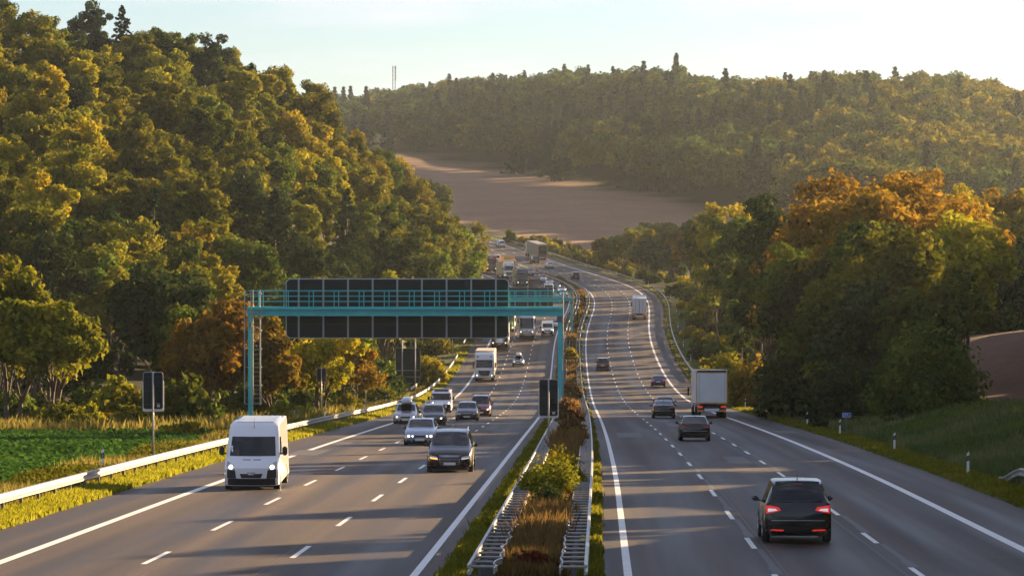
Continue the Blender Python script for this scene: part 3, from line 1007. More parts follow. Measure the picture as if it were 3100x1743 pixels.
mid = [
    (2300, 430, 700, 4.2, 'leaf_green', 'mid green tree beside the bend, next to the big group'),
    (2225, 470, 690, 4.8, 'leaf_olive', 'tall olive green tree behind the curtain side lorry'),
    (2240, 520, 640, 4.5, 'leaf_green', 'pale green tree just left of the orange crowns'),
    (2150, 560, 655, 5.0, 'leaf_olive', 'large olive tree beside the bend with a brownish top'),
    (2090, 640, 670, 5.0, 'leaf_gold', 'bronze tree on the outside of the bend'),
    (2180, 600, 600, 4.5, 'leaf_yellow', 'bright yellow green tree rising behind the bend trees'),
    (2140, 470, 860, 3.6, 'leaf_yellow', 'low yellow tree at the verge behind the guardrail of the bend'),
    (2040, 760, 690, 5.4, 'leaf_dark', 'dark tree on the bend above the small side road'),
    (1985, 800, 715, 4.6, 'leaf_dark', 'dark bushy tree left of the side road'),
    (1930, 860, 705, 4.6, 'leaf_olive', 'olive tree on the bend by the ploughed field'),
    (1885, 900, 700, 4.2, 'leaf_green', 'green tree at the end of the row on the bend'),
    (1840, 930, 725, 3.6, 'leaf_olive', 'small olive tree at the corner of the ploughed field'),
    (1960, 830, 700, 4.0, 'leaf_yellow', 'yellowish tree in the middle of the row on the bend'),
    (2075, 520, 900, 3.0, 'leaf_green', 'short green tree beside the guardrail of the bend'),
    (2250, 640, 585, 4.6, 'leaf_olive', 'olive tree at the back of the bend trees'),
    (2110, 720, 640, 4.2, 'leaf_green', 'green tree at the back of the row on the bend'),
]
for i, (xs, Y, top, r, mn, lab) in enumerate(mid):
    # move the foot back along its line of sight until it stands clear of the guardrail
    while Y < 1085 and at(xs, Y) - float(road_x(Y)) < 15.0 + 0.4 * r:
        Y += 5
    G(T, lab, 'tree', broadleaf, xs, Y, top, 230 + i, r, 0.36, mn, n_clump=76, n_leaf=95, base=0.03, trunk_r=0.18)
BB = [broadleaf(270 + i, 11.5, 4.4, 0.34, mn, n_clump=60, n_leaf=85, base=0.04) for i, mn in enumerate(('leaf_green', 'leaf_olive', 'leaf_dark'))]
for i in range(54):
    y = 475 + 540 * (i + 0.3 * math.sin(i * 3.1)) / 54
    x = float(road_x(y)) + 25 + 5 * math.sin(i * 2.4)
    if 862 < y < 890:
        continue
    lb = ('green', 'olive', 'dark')[i % 3] + ' tree in the second row behind the bend'
    plant(T, lb, 'tree', BB[i % 3], x, y, float(ground(x, y)) - 0.2, i * 0.9, 0.82 + 0.22 * math.sin(i * 1.9), lb)
# unseen trees on the added rise just right of the view; their shadows lie across the road
OFF = [broadleaf(280 + i, 6.0, 3.6, 0.3, mn, n_clump=70, n_leaf=60, base=0.03) for i, mn in enumerate(('leaf_gold', 'leaf_olive'))]
for i in range(46):
    y = 100 + 7.2 * i
    x = 0.1288 * y + (12 if y < 250 else 14) + 5 * math.sin(i * 2.3) + 3
    sc = (0.70 + 0.12 * math.sin(i * 1.3)) if y < 235 else (1.75 + 0.3 * math.sin(i * 1.7))
    if i in (17, 18):
        continue
    plant(T, ('golden', 'olive')[i % 2] + ' unseen tree on the added rise right of the road', 'tree', OFF[i % 2], x, y, float(ground(x, y)) - 0.2, i * 1.7, sc, ('golden', 'olive')[i % 2] + ' unseen trees on the added rise')
# dark backdrop of trees behind the ploughed field on the right edge
for i, (xs, Y, top, r, mn, lab) in enumerate([
    (2960, 470, 590, 5.5, 'leaf_yellow', 'shaded tree behind the big group at the field edge'),
    (3060, 480, 575, 5.8, 'leaf_gold', 'golden topped tree behind the brown field on the right'),
    (3150, 470, 585, 5.8, 'leaf_yellow', 'yellow topped tree cut by the right edge of the picture'),
    (3010, 450, 690, 4.6, 'leaf_dark', 'dark tree at the foot of the wood behind the brown field'),
    (3110, 445, 720, 4.6, 'leaf_dark', 'dark tree at the right end of the brown field')]):
    G(T, lab, 'tree', broadleaf, xs, Y, top, 260 + i, r, 0.34, mn, n_clump=100, n_leaf=95, base=0.03, trunk_r=0.25)

# left foreground: the leaning group beside the beet field and the lit round trees behind the gantry post
G(T, 'tall olive tree with several stems at the left edge of the beet field', 'tree', broadleaf, 150, 292, 880, 301, 4.4, 0.26, 'leaf_olive', n_clump=120, n_leaf=80, base=0.22, trunk_r=0.2, multi=3, open_=0.4)
G(T, 'ragged tall tree at the very left, its top lit', 'tree', broadleaf, 30, 300, 790, 302, 4.0, 0.26, 'leaf_olive', n_clump=110, n_leaf=80, base=0.2, trunk_r=0.2, multi=2, open_=0.4)
G(T, 'slim olive tree behind the tall tree at the left edge', 'tree', broadleaf, 95, 312, 810, 303, 2.8, 0.26, 'leaf_yellow', n_clump=80, n_leaf=70, base=0.25, trunk_r=0.18, open_=0.3)
G(T, 'broad dusky golden tree left of the gantry post', 'tree', broadleaf, 620, 330, 940, 304, 4.3, 0.26, 'leaf_gold', n_clump=120, n_leaf=95, base=0.04, trunk_r=0.2)
G(T, 'golden tree directly behind the gantry post', 'tree', broadleaf, 715, 345, 905, 305, 3.6, 0.26, 'leaf_gold', n_clump=100, n_leaf=95, base=0.08, trunk_r=0.2)
G(T, 'bright golden tree right of the gantry ladder', 'tree', broadleaf, 815, 335, 960, 306, 3.3, 0.24, 'leaf_gold', n_clump=100, n_leaf=95, base=0.08, trunk_r=0.18)
G(T, 'open golden tree with bare branches below the gantry sign', 'tree', broadleaf, 960, 350, 1010, 307, 4.0, 0.22, 'leaf_yellow', n_clump=90, n_leaf=55, base=0.2, trunk_r=0.16, multi=3, open_=0.55)
G(T, 'thin yellow tree below the right half of the gantry sign', 'tree', broadleaf, 1060, 372, 1040, 308, 3.2, 0.22, 'leaf_gold', n_clump=70, n_leaf=50, base=0.2, trunk_r=0.13, multi=2, open_=0.5)
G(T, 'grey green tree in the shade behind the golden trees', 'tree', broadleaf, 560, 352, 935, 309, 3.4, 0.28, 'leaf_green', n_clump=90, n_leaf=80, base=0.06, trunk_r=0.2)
for i, (xs, Y, top, r, mn, lab) in enumerate([
    (190, 288, 1215, 2.2, 'leaf_olive', 'low hedge bush at the foot of the tall left tree'),
    (265, 290, 1225, 1.9, 'leaf_yellow', 'yellowish hedge bush behind the beet field'),
    (330, 292, 1245, 1.4, 'leaf_rust', 'reddish hedge bush behind the beet field'),
    (400, 290, 1225, 2.0, 'leaf_olive', 'olive hedge bush just left of the tall sign back'),
    (560, 270, 1270, 1.6, 'leaf_yellow', 'low bush between the tall sign and the gantry post'),
    (860, 300, 1215, 2.2, 'leaf_olive', 'rounded bush right of the gantry post foot'),
    (920, 315, 1220, 2.0, 'leaf_green', 'green bush right of the gantry post along the guardrail'),
    (1050, 360, 1195, 2.0, 'leaf_yellow', 'yellow bush beside the narrow sign post'),
    (1310, 520, 1075, 2.6, 'leaf_yellow', 'lit young bush right of the three panel sign back'),
    (1272, 500, 1105, 1.4, 'leaf_olive', 'slender shrub right of the three panel sign back'),
    (1300, 620, 985, 4.5, 'leaf_yellow', 'lit bushy tree under the right end of the gantry sign'),
    (1390, 660, 960, 4.2, 'leaf_gold', 'golden bush above the second guardrail'),
    ]):
    G('bush', lab, 'bush', bush, xs, Y, top, 320 + i, r, 0.16 if Y < 330 else 0.24, mn, n_clump=50, n_leaf=70)

# two round trees standing before the ploughed field, and the bushes along the far verge
G(T, 'round green tree standing alone before the far ploughed field', 'tree', broadleaf, 1298, 1120, 540, 341, 4.2, 0.5, 'leaf_green', n_clump=50, n_leaf=60, base=0.15)
G(T, 'smaller round tree on the right of the lone pair by the far field', 'tree', broadleaf, 1338, 1125, 545, 342, 3.0, 0.5, 'leaf_green', n_clump=40, n_leaf=60, base=0.15)
G('bush', 'lone dark bush on the far verge above the white car', 'bush', bush, 1546, 1075, 696, 343, 2.0, 0.4, 'leaf_green', n_clump=36, n_leaf=40)
for i, xs in enumerate([1560, 1578, 1596, 1612, 1628, 1655, 1672, 1690, 1706, 1722, 1740, 1758, 1775]):
    Yb = 1068 - (xs - 1560) * 0.42
    lab = ['low yellowing bush in the hedge between far guardrail and ploughed field', 'olive bush in the hedge between far guardrail and ploughed field'][i % 2]
    xb = at(xs, Yb)
    xr = rpos(Yb, 14.0 + (i % 3))
    G('bush', lab, 'bush', bush, 1550 + float(xr[0]) * 12034 / float(xr[1]), float(xr[1]), 700 - (float(ground(xr[0], xr[1])) + 2.4 + 0.5 * (i % 3)) * 12034 / float(xr[1]), 350 + i, 2.0, 0.35, ['leaf_yellow', 'leaf_olive'][i % 2], lab, n_clump=30, n_leaf=36)

# ------------------------------------------------------------------ grass and weeds (uncountable)
def blades(pts, hgt, wid, rng, tint, lean=0.35, per=5):
    """upright grass blades: tapering four-cornered faces around every point"""
    n = len(pts) * per
    p = np.repeat(pts, per, 0) + np.stack([rng.normal(size=n) * 0.07, rng.normal(size=n) * 0.07, np.zeros(n)], -1)
    h = np.repeat(hgt, per) * (0.6 + 0.7 * rng.random(n))
    a = rng.random(n) * 6.283
    dx = np.stack([np.cos(a), np.sin(a), np.zeros(n)], -1) * (np.repeat(np.broadcast_to(wid, len(pts)), per) * (0.7 + 0.6 * rng.random(n)))[:, None]
    b = rng.random(n) * 6.283
    ln = np.stack([np.cos(b), np.sin(b), np.zeros(n)], -1) * (h * lean * rng.random(n))[:, None]
    up = np.zeros((n, 3))
    up[:, 2] = h
    V = np.stack([p - dx, p + dx, p + dx * 0.75 + up * 0.6 + ln * 0.45, p - dx * 0.1 + up + ln], 1).reshape(-1, 3)
    F = np.arange(4 * n).reshape(n, 4)
    t = np.clip(np.repeat(tint, per) + rng.normal(size=n) * 0.15, 0, 1)
    return V, F, np.repeat(t, 4)

def on_ground(Y, u):
    P = rpos(Y, u)
    P[:, 2] = ground(P[:, 0], P[:, 1]) - 0.02
    return P

def dist_sample(n, y0, y1, rng):
    """more samples close to the camera, thinning with distance"""
    q = rng.random(n)
    return 1.0 / (1 / y0 + (1 / y1 - 1 / y0) * q)

rg = np.random.default_rng(44)
# bright mown strip between the left edge of the road and the guardrail
n = 15000
Y = dist_sample(n, 95, 640, rg)
u = -21.85 - 1.5 * rg.random(n) ** 0.8
P = on_ground(Y, u)
V, F, Tn = blades(P, 0.13 + 0.10 * rg.random(n) + 0.06 * (u < -22.7), 0.02 + 0.00016 * Y, rg, 0.62 + 0.2 * lump(P[:, 0], P[:, 1], 2.5), 0.6)
structure('verge_grass', np_mesh('verge_grass', V, F, M['blade'], tint=Tn), 'stuff')
# strips beside the median rails and the right verge
n = 13000
Y = dist_sample(n, 92, 900, rg)
s = rg.random(n)
u = np.where(s < 0.25, -7.9 + 0.7 * rg.random(n), np.where(s < 0.5, -4.7 + 0.5 * rg.random(n), 10.0 + 1.9 * rg.random(n)))
P = on_ground(Y, u)
V, F, Tn = blades(P, 0.11 + 0.10 * rg.random(n), 0.02 + 0.00016 * Y, rg, 0.45 + 0.3 * lump(P[:, 0], P[:, 1], 2.0), 0.6)
structure('short_grass', np_mesh('short_grass', V, F, M['blade'], tint=Tn), 'stuff')
# tall grass of the right bank
n = 22000
Y = dist_sample(n, 120, 300, rg)
u = 12.0 + 11 * rg.random(n) ** 1.2
P = on_ground(Y, u)
k = P[:, 0] < at(3160, P[:, 1])
P, Y = P[k], Y[k]
V, F, Tn = blades(P, 0.28 + 0.42 * rg.random(len(P)) * (0.6 + 0.5 * lump(P[:, 0], P[:, 1], 3.0)), 0.02 + 0.00018 * Y, rg, 0.55 + 0.4 * lump(P[:, 0], P[:, 1], 4.0), 0.5)
structure('bank_grass', np_mesh('bank_grass', V, F, M['blade_pale'], tint=Tn), 'stuff')
n = 2600
Y = dist_sample(n, 125, 320, rg)
u = 13.0 + 10 * rg.random(n)
P = on_ground(Y, u)
k = lump(P[:, 0], P[:, 1], 5.0, 3) > 0.12
P = P[k]
P[:, 2] += 0.35
V, F, Tn = leaves(P, np.full(len(P), 0.42), 16, 0.09, rg, np.clip(0.5 + 0.3 * lump(P[:, 0], P[:, 1], 3.5), 0, 1), flat=0.9)
structure('bank_herbs', np_mesh('bank_herbs', V, F, M['leaf_green'], tint=Tn), 'stuff')
# weeds and tall herbs between guardrail and field on the left
n = 16000
Y = dist_sample(n, 108, 560, rg)
u = -23.4 - 3.2 * rg.random(n)
P = on_ground(Y, u)
hh = (0.25 + 0.45 * rg.random(n)) * (0.75 + 0.45 * lump(P[:, 0], P[:, 1], 4.0))
V, F, Tn = blades(P, hh, 0.022 + 0.00016 * Y, rg, 0.5 + 0.35 * lump(P[:, 0], P[:, 1], 5.0, 2), 0.45, 4)
structure('weeds', np_mesh('weeds', V, F, M['weed'], tint=Tn), 'stuff')
n = 5200
Y = dist_sample(n, 110, 420, rg)
u = -23.8 - 2.8 * rg.random(n)
P = on_ground(Y, u)
hl = 0.25 + 0.45 * np.clip(0.5 + lump(P[:, 0], P[:, 1], 5.0, 1), 0, 1.3)
P[:, 2] += hl * 0.5
V, F, Tn = leaves(P, hl * 0.55, 12, 0.085, rg, np.clip(0.55 + 0.3 * lump(P[:, 0], P[:, 1], 3.5), 0, 1), flat=1.0)
structure('herb_cover', np_mesh('herb_cover', V, F, M['leaf_olive'], tint=Tn), 'stuff')
# beet field
n = 21000
Y = dist_sample(n, 125, 288, rg)
u = -26.5 - 34 * rg.random(n)
P = on_ground(Y, u)
k = P[:, 0] > at(-60, P[:, 1])
P = P[k]
P[:, 2] += 0.16
V, F, Tn = leaves(P, np.full(len(P), 0.28), 8, 0.16, rg, np.clip(0.5 + 0.3 * lump(P[:, 0], P[:, 1], 6.0), 0, 1), up=0.9)
structure('beet_leaves', np_mesh('beet_leaves', V, F, M['beet'], tint=Tn), 'stuff')
# ragged grass along the field's far edge, in front of the left trees
n = 7000
Y = 276 + 70 * rg.random(n)
u = -24.5 - 38 * rg.random(n)
P = on_ground(Y, u)
V, F, Tn = blades(P, 0.4 + 0.6 * rg.random(n), np.full(n, 0.07), rg, 0.5 + 0.35 * lump(P[:, 0], P[:, 1], 7.0), 0.5, 4)
structure('field_edge_grass', np_mesh('field_edge_grass', V, F, M['weed'], tint=Tn), 'stuff')
# golden dry grass in the median
n = 17000
Y = dist_sample(n, 90, 960, rg)
u = -5.75 + 0.62 * np.clip(rg.normal(size=n) * 0.6, -1.1, 1.1)
P = on_ground(Y, u)
clump = np.clip(0.55 + 0.6 * lump(P[:, 0], P[:, 1], 11.0, 1), 0.2, 1.2)
V, F, Tn = blades(P, (0.35 + 0.6 * rg.random(n)) * clump * (0.75 + 0.35 * smooth01(140, 200, Y)) + 0.15, 0.018 + 0.00016 * Y, rg, 0.5 + 0.3 * lump(P[:, 0], P[:, 1], 9.0), 0.4, 6)
structure('median_dry_grass', np_mesh('median_dry_grass', V, F, M['straw'], tint=Tn), 'stuff')
n = 5000
Y = dist_sample(n, 92, 900, rg)
u = -5.75 + 1.1 * (rg.random(n) - 0.5)
P = on_ground(Y, u)
V, F, Tn = blades(P, 0.3 + 0.25 * rg.random(n), 0.02 + 0.00016 * Y, rg, np.full(n, 0.4), 0.5, 4)
structure('median_green_grass', np_mesh('median_green_grass', V, F, M['blade_green'], tint=Tn), 'stuff')

# bushes growing in the median
for i, (Yb, uu, h, r, mn, lab) in enumerate([
    (131, -5.9, 1.9, 1.5, 'leaf_olive', 'large lit green bush spilling over the median rails'),
    (140, -5.6, 2.0, 1.2, 'leaf_yellow', 'yellow green bush behind the large median bush'),
    (121, -5.7, 1.25, 0.95, 'leaf_dark', 'dark low bush in front of the large median bush'),
    (91.5, -5.75, 0.75, 0.75, 'leaf_red', 'dark red low shrub at the near end of the median'),
    (590, -5.8, 2.2, 1.3, 'leaf_yellow', 'small yellow bush at the foot of the far gantry'),
    (205, -5.5, 1.7, 0.9, 'straw', 'tuft of tall golden stems beside the median sign'),
    (262, -5.9, 2.2, 1.0, 'straw', 'golden tuft at the foot of the gantry post'),
    (420, -5.9, 1.9, 1.3, 'straw', 'orange golden tuft in the median behind the gantry post'),
    (455, -5.9, 2.0, 1.3, 'straw', 'second golden tuft farther along the median'),
    ]):
    p = rpos(Yb, uu)
    b = bush(400 + i, h, r, 0.055 if Yb < 150 else 0.16, mn, n_clump=60, n_leaf=150 if Yb < 150 else 60)
    plant('bush' if mn != 'straw' else 'grass_tuft', lab, 'bush' if mn != 'straw' else 'grass', b, float(p[0]), float(p[1]), float(p[2]), i, 1.0, None, parts=('foliage', 'stem'))
# ------------------------------------------------------------------ vehicles
PAINTS = {}
def paint(key, col, metal=0.0, rough=0.3, coat=1.0):
    if key not in PAINTS:
        PAINTS[key] = mat('paint_' + key, col, rough, metal=metal, coat=coat)
    return PAINTS[key]

def split_mesh(me, names):
    """one mesh per material slot"""
    nv = len(me.vertices)
    co = np.empty(nv * 3, np.float32)
    me.vertices.foreach_get('co', co)
    co = co.reshape(-1, 3)
    out = {}
    faces = {}
    for p in me.polygons:
        faces.setdefault(p.material_index, []).append(tuple(p.vertices))
    for k, fs in faces.items():
        used = sorted({v for f in fs for v in f})
        mp = {v: i for i, v in enumerate(used)}
        out[names[k]] = (co[used], [tuple(mp[v] for v in f) for f in fs])
    return out

SHAPES = {}
def car_shape(key, L, W, H, hood, belt, y_ws, y_rf, y_rr, y_rw, tail, zb=0.22, wr=0.74, nose=0.86, rear_glass_side=True, lvl=2, tailw=0.9, hang=0.0):
    """body surface lofted along its length, then divided into paint and panes"""
    h = L / 2
    w = W / 2
    S = [  # y, half width, underside, shoulder height, top half width, top height, pane flag for the stretch that follows
        (h, 0.72 * w * nose, zb + 0.12, hood * 0.66, 0.62 * w * nose, hood * 0.68, ''),
        (h - 0.07, 0.90 * w, zb + 0.02, hood * 0.74, 0.74 * w, hood * 0.80, ''),
        (h - 0.42, 0.985 * w, zb, hood * 0.88, 0.82 * w, hood * 0.94, ''),
        (y_ws + 0.05, w, zb, belt * 0.97, 0.86 * w, hood * 1.03, 'W'),
        (y_rf, w, zb, belt, wr * w, H - 0.045, 'S'),
        ((y_rf + y_rr) / 2, w, zb, belt + 0.01, (wr + 0.01) * w, H, 'S'),
        (y_rr, w, zb, belt + 0.03, wr * w, H - 0.05, 'RG' if rear_glass_side else 'R'),
        (y_rw, 0.985 * w, zb, belt + 0.02 if tail < belt + 0.05 else tail - 0.03, 0.80 * w, tail, ''),
        (-h + 0.10, 0.95 * w, zb + 0.03, tail * 0.88, 0.80 * w * tailw, tail * 0.97, ''),
        (-h, 0.84 * w, zb + 0.14, tail * 0.72, 0.72 * w * tailw, tail * 0.76, '')]
    bm = bmesh.new()
    cl = bm.edges.layers.float.new('crease_edge')
    cvl = bm.verts.layers.float.new('crease_vert')
    rings = []
    for (y, hw, z0, zs, tw, zt, fl) in S:
        cab = zt > zs + 0.2
        pts = [(0, z0), (hw * 0.86, z0), (hw * 0.985, z0 + 0.13), (hw, z0 + (zs - z0) * 0.55), (hw * (0.955 if cab else 0.95), zs), (tw, zt - (0.03 if cab else 0.0)), (tw * 0.91, zt), (0, zt + (0.03 if cab else 0.035))]
        full = pts + [(-x, z) for x, z in pts[-2:0:-1]]
        rings.append([bm.verts.new((x, y, z)) for x, z in full])
    n = len(rings[0])
    for i in range(len(S) - 1):
        fl = S[i][6]
        for j in range(n):
            f = bm.faces.new((rings[i][j], rings[i + 1][j], rings[i + 1][(j + 1) % n], rings[i][(j + 1) % n]))
            f.smooth = True
            jj = j if j < 7 else n - 1 - j
            right = j < 7
            mi = 0
            if jj == 6 and fl == 'W':
                mi = 1
            elif jj == 6 and fl[:1] == 'R':
                mi = 2
            elif jj == 4 and (fl in ('S', 'W') or fl == 'RG'):
                mi = 3 if right else 4
            f.material_index = mi
    for i in range(len(S)):
        if S[i][6] or (i and S[i - 1][6]):
            for j in (4, 5, 6, n - 6, n - 5, n - 4):
                rings[i][j][cvl] = 0.8
    bm.faces.new(rings[0])
    bm.faces.new(rings[-1][::-1])
    bmesh.ops.recalc_face_normals(bm, faces=bm.faces)
    for i in range(len(S) - 1):
        for j, cv in ((2, 0.35), (4, 0.55), (5, 0.45), (n - 5, 0.45), (n - 4, 0.55), (n - 2, 0.35)):
            e = bm.edges.get((rings[i][j], rings[i + 1][j]))
            if e:
                e[cl] = cv
    for e in bm.edges:
        k = {f.material_index for f in e.link_faces}
        if len(k) > 1:
            e[cl] = 0.92
    me = bpy.data.meshes.new('loft')
    bm.to_mesh(me)
    bm.free()
    for _ in range(5):
        me.materials.append(None)
    o = bpy.data.objects.new('loft', me)
    COL.objects.link(o)
    md = o.modifiers.new('s', 'SUBSURF')
    md.levels = md.render_levels = lvl
    dg = bpy.context.evaluated_depsgraph_get()
    ev = bpy.data.meshes.new_from_object(o.evaluated_get(dg))
    bpy.data.objects.remove(o)
    parts = split_mesh(ev, ['body', 'windscreen', 'rear_window', 'side_window_r', 'side_window_l'])
    allv = np.empty(len(ev.vertices) * 3, np.float32)
    ev.vertices.foreach_get('co', allv)
    bv = BVHTree.FromPolygons([tuple(v) for v in allv.reshape(-1, 3)], [tuple(p.vertices) for p in ev.polygons])
    SHAPES[key] = dict(parts=parts, bvh=bv, L=L, W=W, H=H, hood=hood, belt=belt, tail=tail, y_ws=y_ws, y_rf=y_rf, y_rr=y_rr, wr=wr, zb=zb, meshes={})
    return SHAPES[key]

def part_mesh(shape, nm, m):
    k = (nm, m.name)
    if k not in shape['meshes']:
        V, F = shape['parts'][nm]
        me = bpy.data.meshes.new(nm)
        me.from_pydata([tuple(v) for v in V], [], F)
        for p in me.polygons:
            p.use_smooth = True
        me.materials.append(m)
        shape['meshes'][k] = me
    return shape['meshes'][k]

def decal(bvh, corners, side, off=0.012, nu=6, nv=3, ext=12.0, rnd=0.0):
    """a lens or panel that follows the body: corners are (x, z) seen from the front (side=1), the back (-1) or, for side 'r'/'l', (y, z)"""
    c = [np.array(p, float) for p in corners]
    vs, fs = [], []
    for j in range(nv + 1):
        for i in range(nu + 1):
            a, b = i / nu, j / nv
            q = (c[0] * (1 - a) + c[1] * a) * (1 - b) + (c[3] * (1 - a) + c[2] * a) * b
            if side in (1, -1):
                o, d = Vector((q[0], side * ext, q[1])), Vector((0, -side, 0))
            else:
                s = 1 if side == 'r' else -1
                o, d = Vector((s * ext, q[0], q[1])), Vector((-s, 0, 0))
            hit = bvh.ray_cast(o, d)
            vs.append(hit[0] - d * off if hit[0] is not None else None)
    good = [v for v in vs if v is not None]
    if not good:
        return None
    # rays that slip past an edge must not drag the panel along the flank
    ax = 1 if side in (1, -1) else 0
    sg = side if side in (1, -1) else (1 if side == 'r' else -1)
    top = sorted(sg * v[ax] for v in good)
    med = top[len(top) // 2]
    lim = 1.6 if nv >= 4 else 0.38
    vs = [v if (v is not None and abs(sg * v[ax] - med) < lim) else None for v in vs]
    good = [v for v in vs if v is not None]
    if side in (1, -1):
        fill = sum(v.y for v in good) / len(good)
    else:
        fill = sum(v.x for v in good) / len(good)
    k = 0
    for j in range(nv + 1):
        for i in range(nu + 1):
            if vs[k] is None:
                a, b = i / nu, j / nv
                q = (c[0] * (1 - a) + c[1] * a) * (1 - b) + (c[3] * (1 - a) + c[2] * a) * b
                vs[k] = Vector((q[0], fill, q[1])) if side in (1, -1) else Vector((fill, q[0], q[1]))
            k += 1
    for j in range(nv):
        for i in range(nu):
            a = j * (nu + 1) + i
            fs.append((a, a + 1, a + nu + 2, a + nu + 1))
    return vs, fs

def stick(parent, name, bvh, corners, side, m, off=0.012, nu=6, nv=3):
    r = decal(bvh, corners, side, off, nu, nv)
    if r is None:
        return None
    # give it a little depth: a back skin set into the body
    vs, fs = r
    n = len(vs)
    d = Vector((0, -side, 0)) if side in (1, -1) else Vector((-1 if side == 'r' else 1, 0, 0))
    back = [v + d * (off * 1.8) for v in vs]
    mb = MB().add(list(vs) + back, fs)
    rim = list(range(0, nu + 1)) + [(nu + 1) * (j + 1) - 1 for j in range(1, nv + 1)] + list(range(n - 2, n - nu - 2, -1)) + [(nu + 1) * j for j in range(nv - 1, 0, -1)]
    mb.f += [(rim[i], rim[(i + 1) % len(rim)], rim[(i + 1) % len(rim)] + n, rim[i] + n) for i in range(len(rim))]
    return mb.build(name, m, parent)

def stick_round(parent, name, bvh, cx, cz, r, side, m, off=0.012, n=14):
    vs = []
    for k in range(n + 1):
        a = 2 * math.pi * k / n
        x, z = (cx, cz) if k == n else (cx + r * math.cos(a), cz + r * math.sin(a))
        hit = bvh.ray_cast(Vector((x, side * 12, z)), Vector((0, -side, 0)))
        if hit[0] is None:
            return None
        vs.append(hit[0] + Vector((0, side * off, 0)))
    back = [v - Vector((0, side * off * 1.8, 0)) for v in vs[:n]]
    fs = [(k, (k + 1) % n, n) for k in range(n)] + [(k, n + 1 + k, n + 1 + (k + 1) % n, (k + 1) % n) for k in range(n)]
    return MB().add(vs + back, fs).build(name, m, parent)

def wheel(parent, x, y, r, wdt, side, detail=True, rim=None):
    mb = MB()
    prof = [(0.0, r * 0.60), (0.0, r * 0.93), (0.035, r), (wdt - 0.035, r), (wdt, r * 0.93), (wdt, r * 0.60)]
    n = 20 if detail else 12
    vs, fs = [], []
    for i in range(n):
        a = 2 * math.pi * i / n
        for px, pr in prof:
            vs.append((side * (px - wdt), pr * math.cos(a), pr * math.sin(a)))
    m = len(prof)
    for i in range(n):
        for j in range(m - 1):
            fs.append((i * m + j, i * m + j + 1, ((i + 1) % n) * m + j + 1, ((i + 1) % n) * m + j))
    mb.add(vs, fs)
    o = mb.build('wheel', M['rubber'], parent, loc=(x, y, r), smooth=True)
    rm = MB()
    rm.tube((side * -0.03, 0, 0), (side * -wdt * 0.9, 0, 0), r * 0.62, n)
    if detail:
        for i in range(5):
            a = 2 * math.pi * i / 5
            rm.tube((side * -0.02, 0, 0), (side * -0.02, r * 0.58 * math.cos(a), r * 0.58 * math.sin(a)), 0.035, 6)
    rm.build('rim', rim or M['rim'], o)
    return o

def arch(parent, x, y, r, side):
    mb = MB()
    n = 14
    vs, fs = [(side * 0.0, 0, 0)], []
    for i in range(n + 1):
        a = math.pi * i / n
        vs.append((0.0, r * 1.17 * math.cos(a), r * 1.17 * math.sin(a)))
    vs += [(side * -0.25, v[1], v[2]) for v in vs]
    m = n + 2
    for i in range(1, n + 1):
        fs.append((0, i, i + 1))
        fs.append((i, i + 1, m + i + 1, m + i))
    return mb.add(vs, fs).build('wheel_arch', M['black_plastic'], parent, loc=(x, y, r))

def mirror_pair(parent, x, y, z, m, w=0.2, h=0.14, d=0.12):
    for s in (-1, 1):
        mb = MB().box(-w / 2, w / 2, -d / 2, d / 2, -h / 2, h / 2)
        o = mb.build('mirror', m, parent, bevel=0.045, seg=2, smooth=True, loc=(s * (x + w * 0.62), y, z))
        MB().tube((-s * w * 0.75, -0.02, -0.06), (-s * w * 0.2, 0, -0.03), 0.03, 6).build('mirror_arm', M['black_plastic'], o)

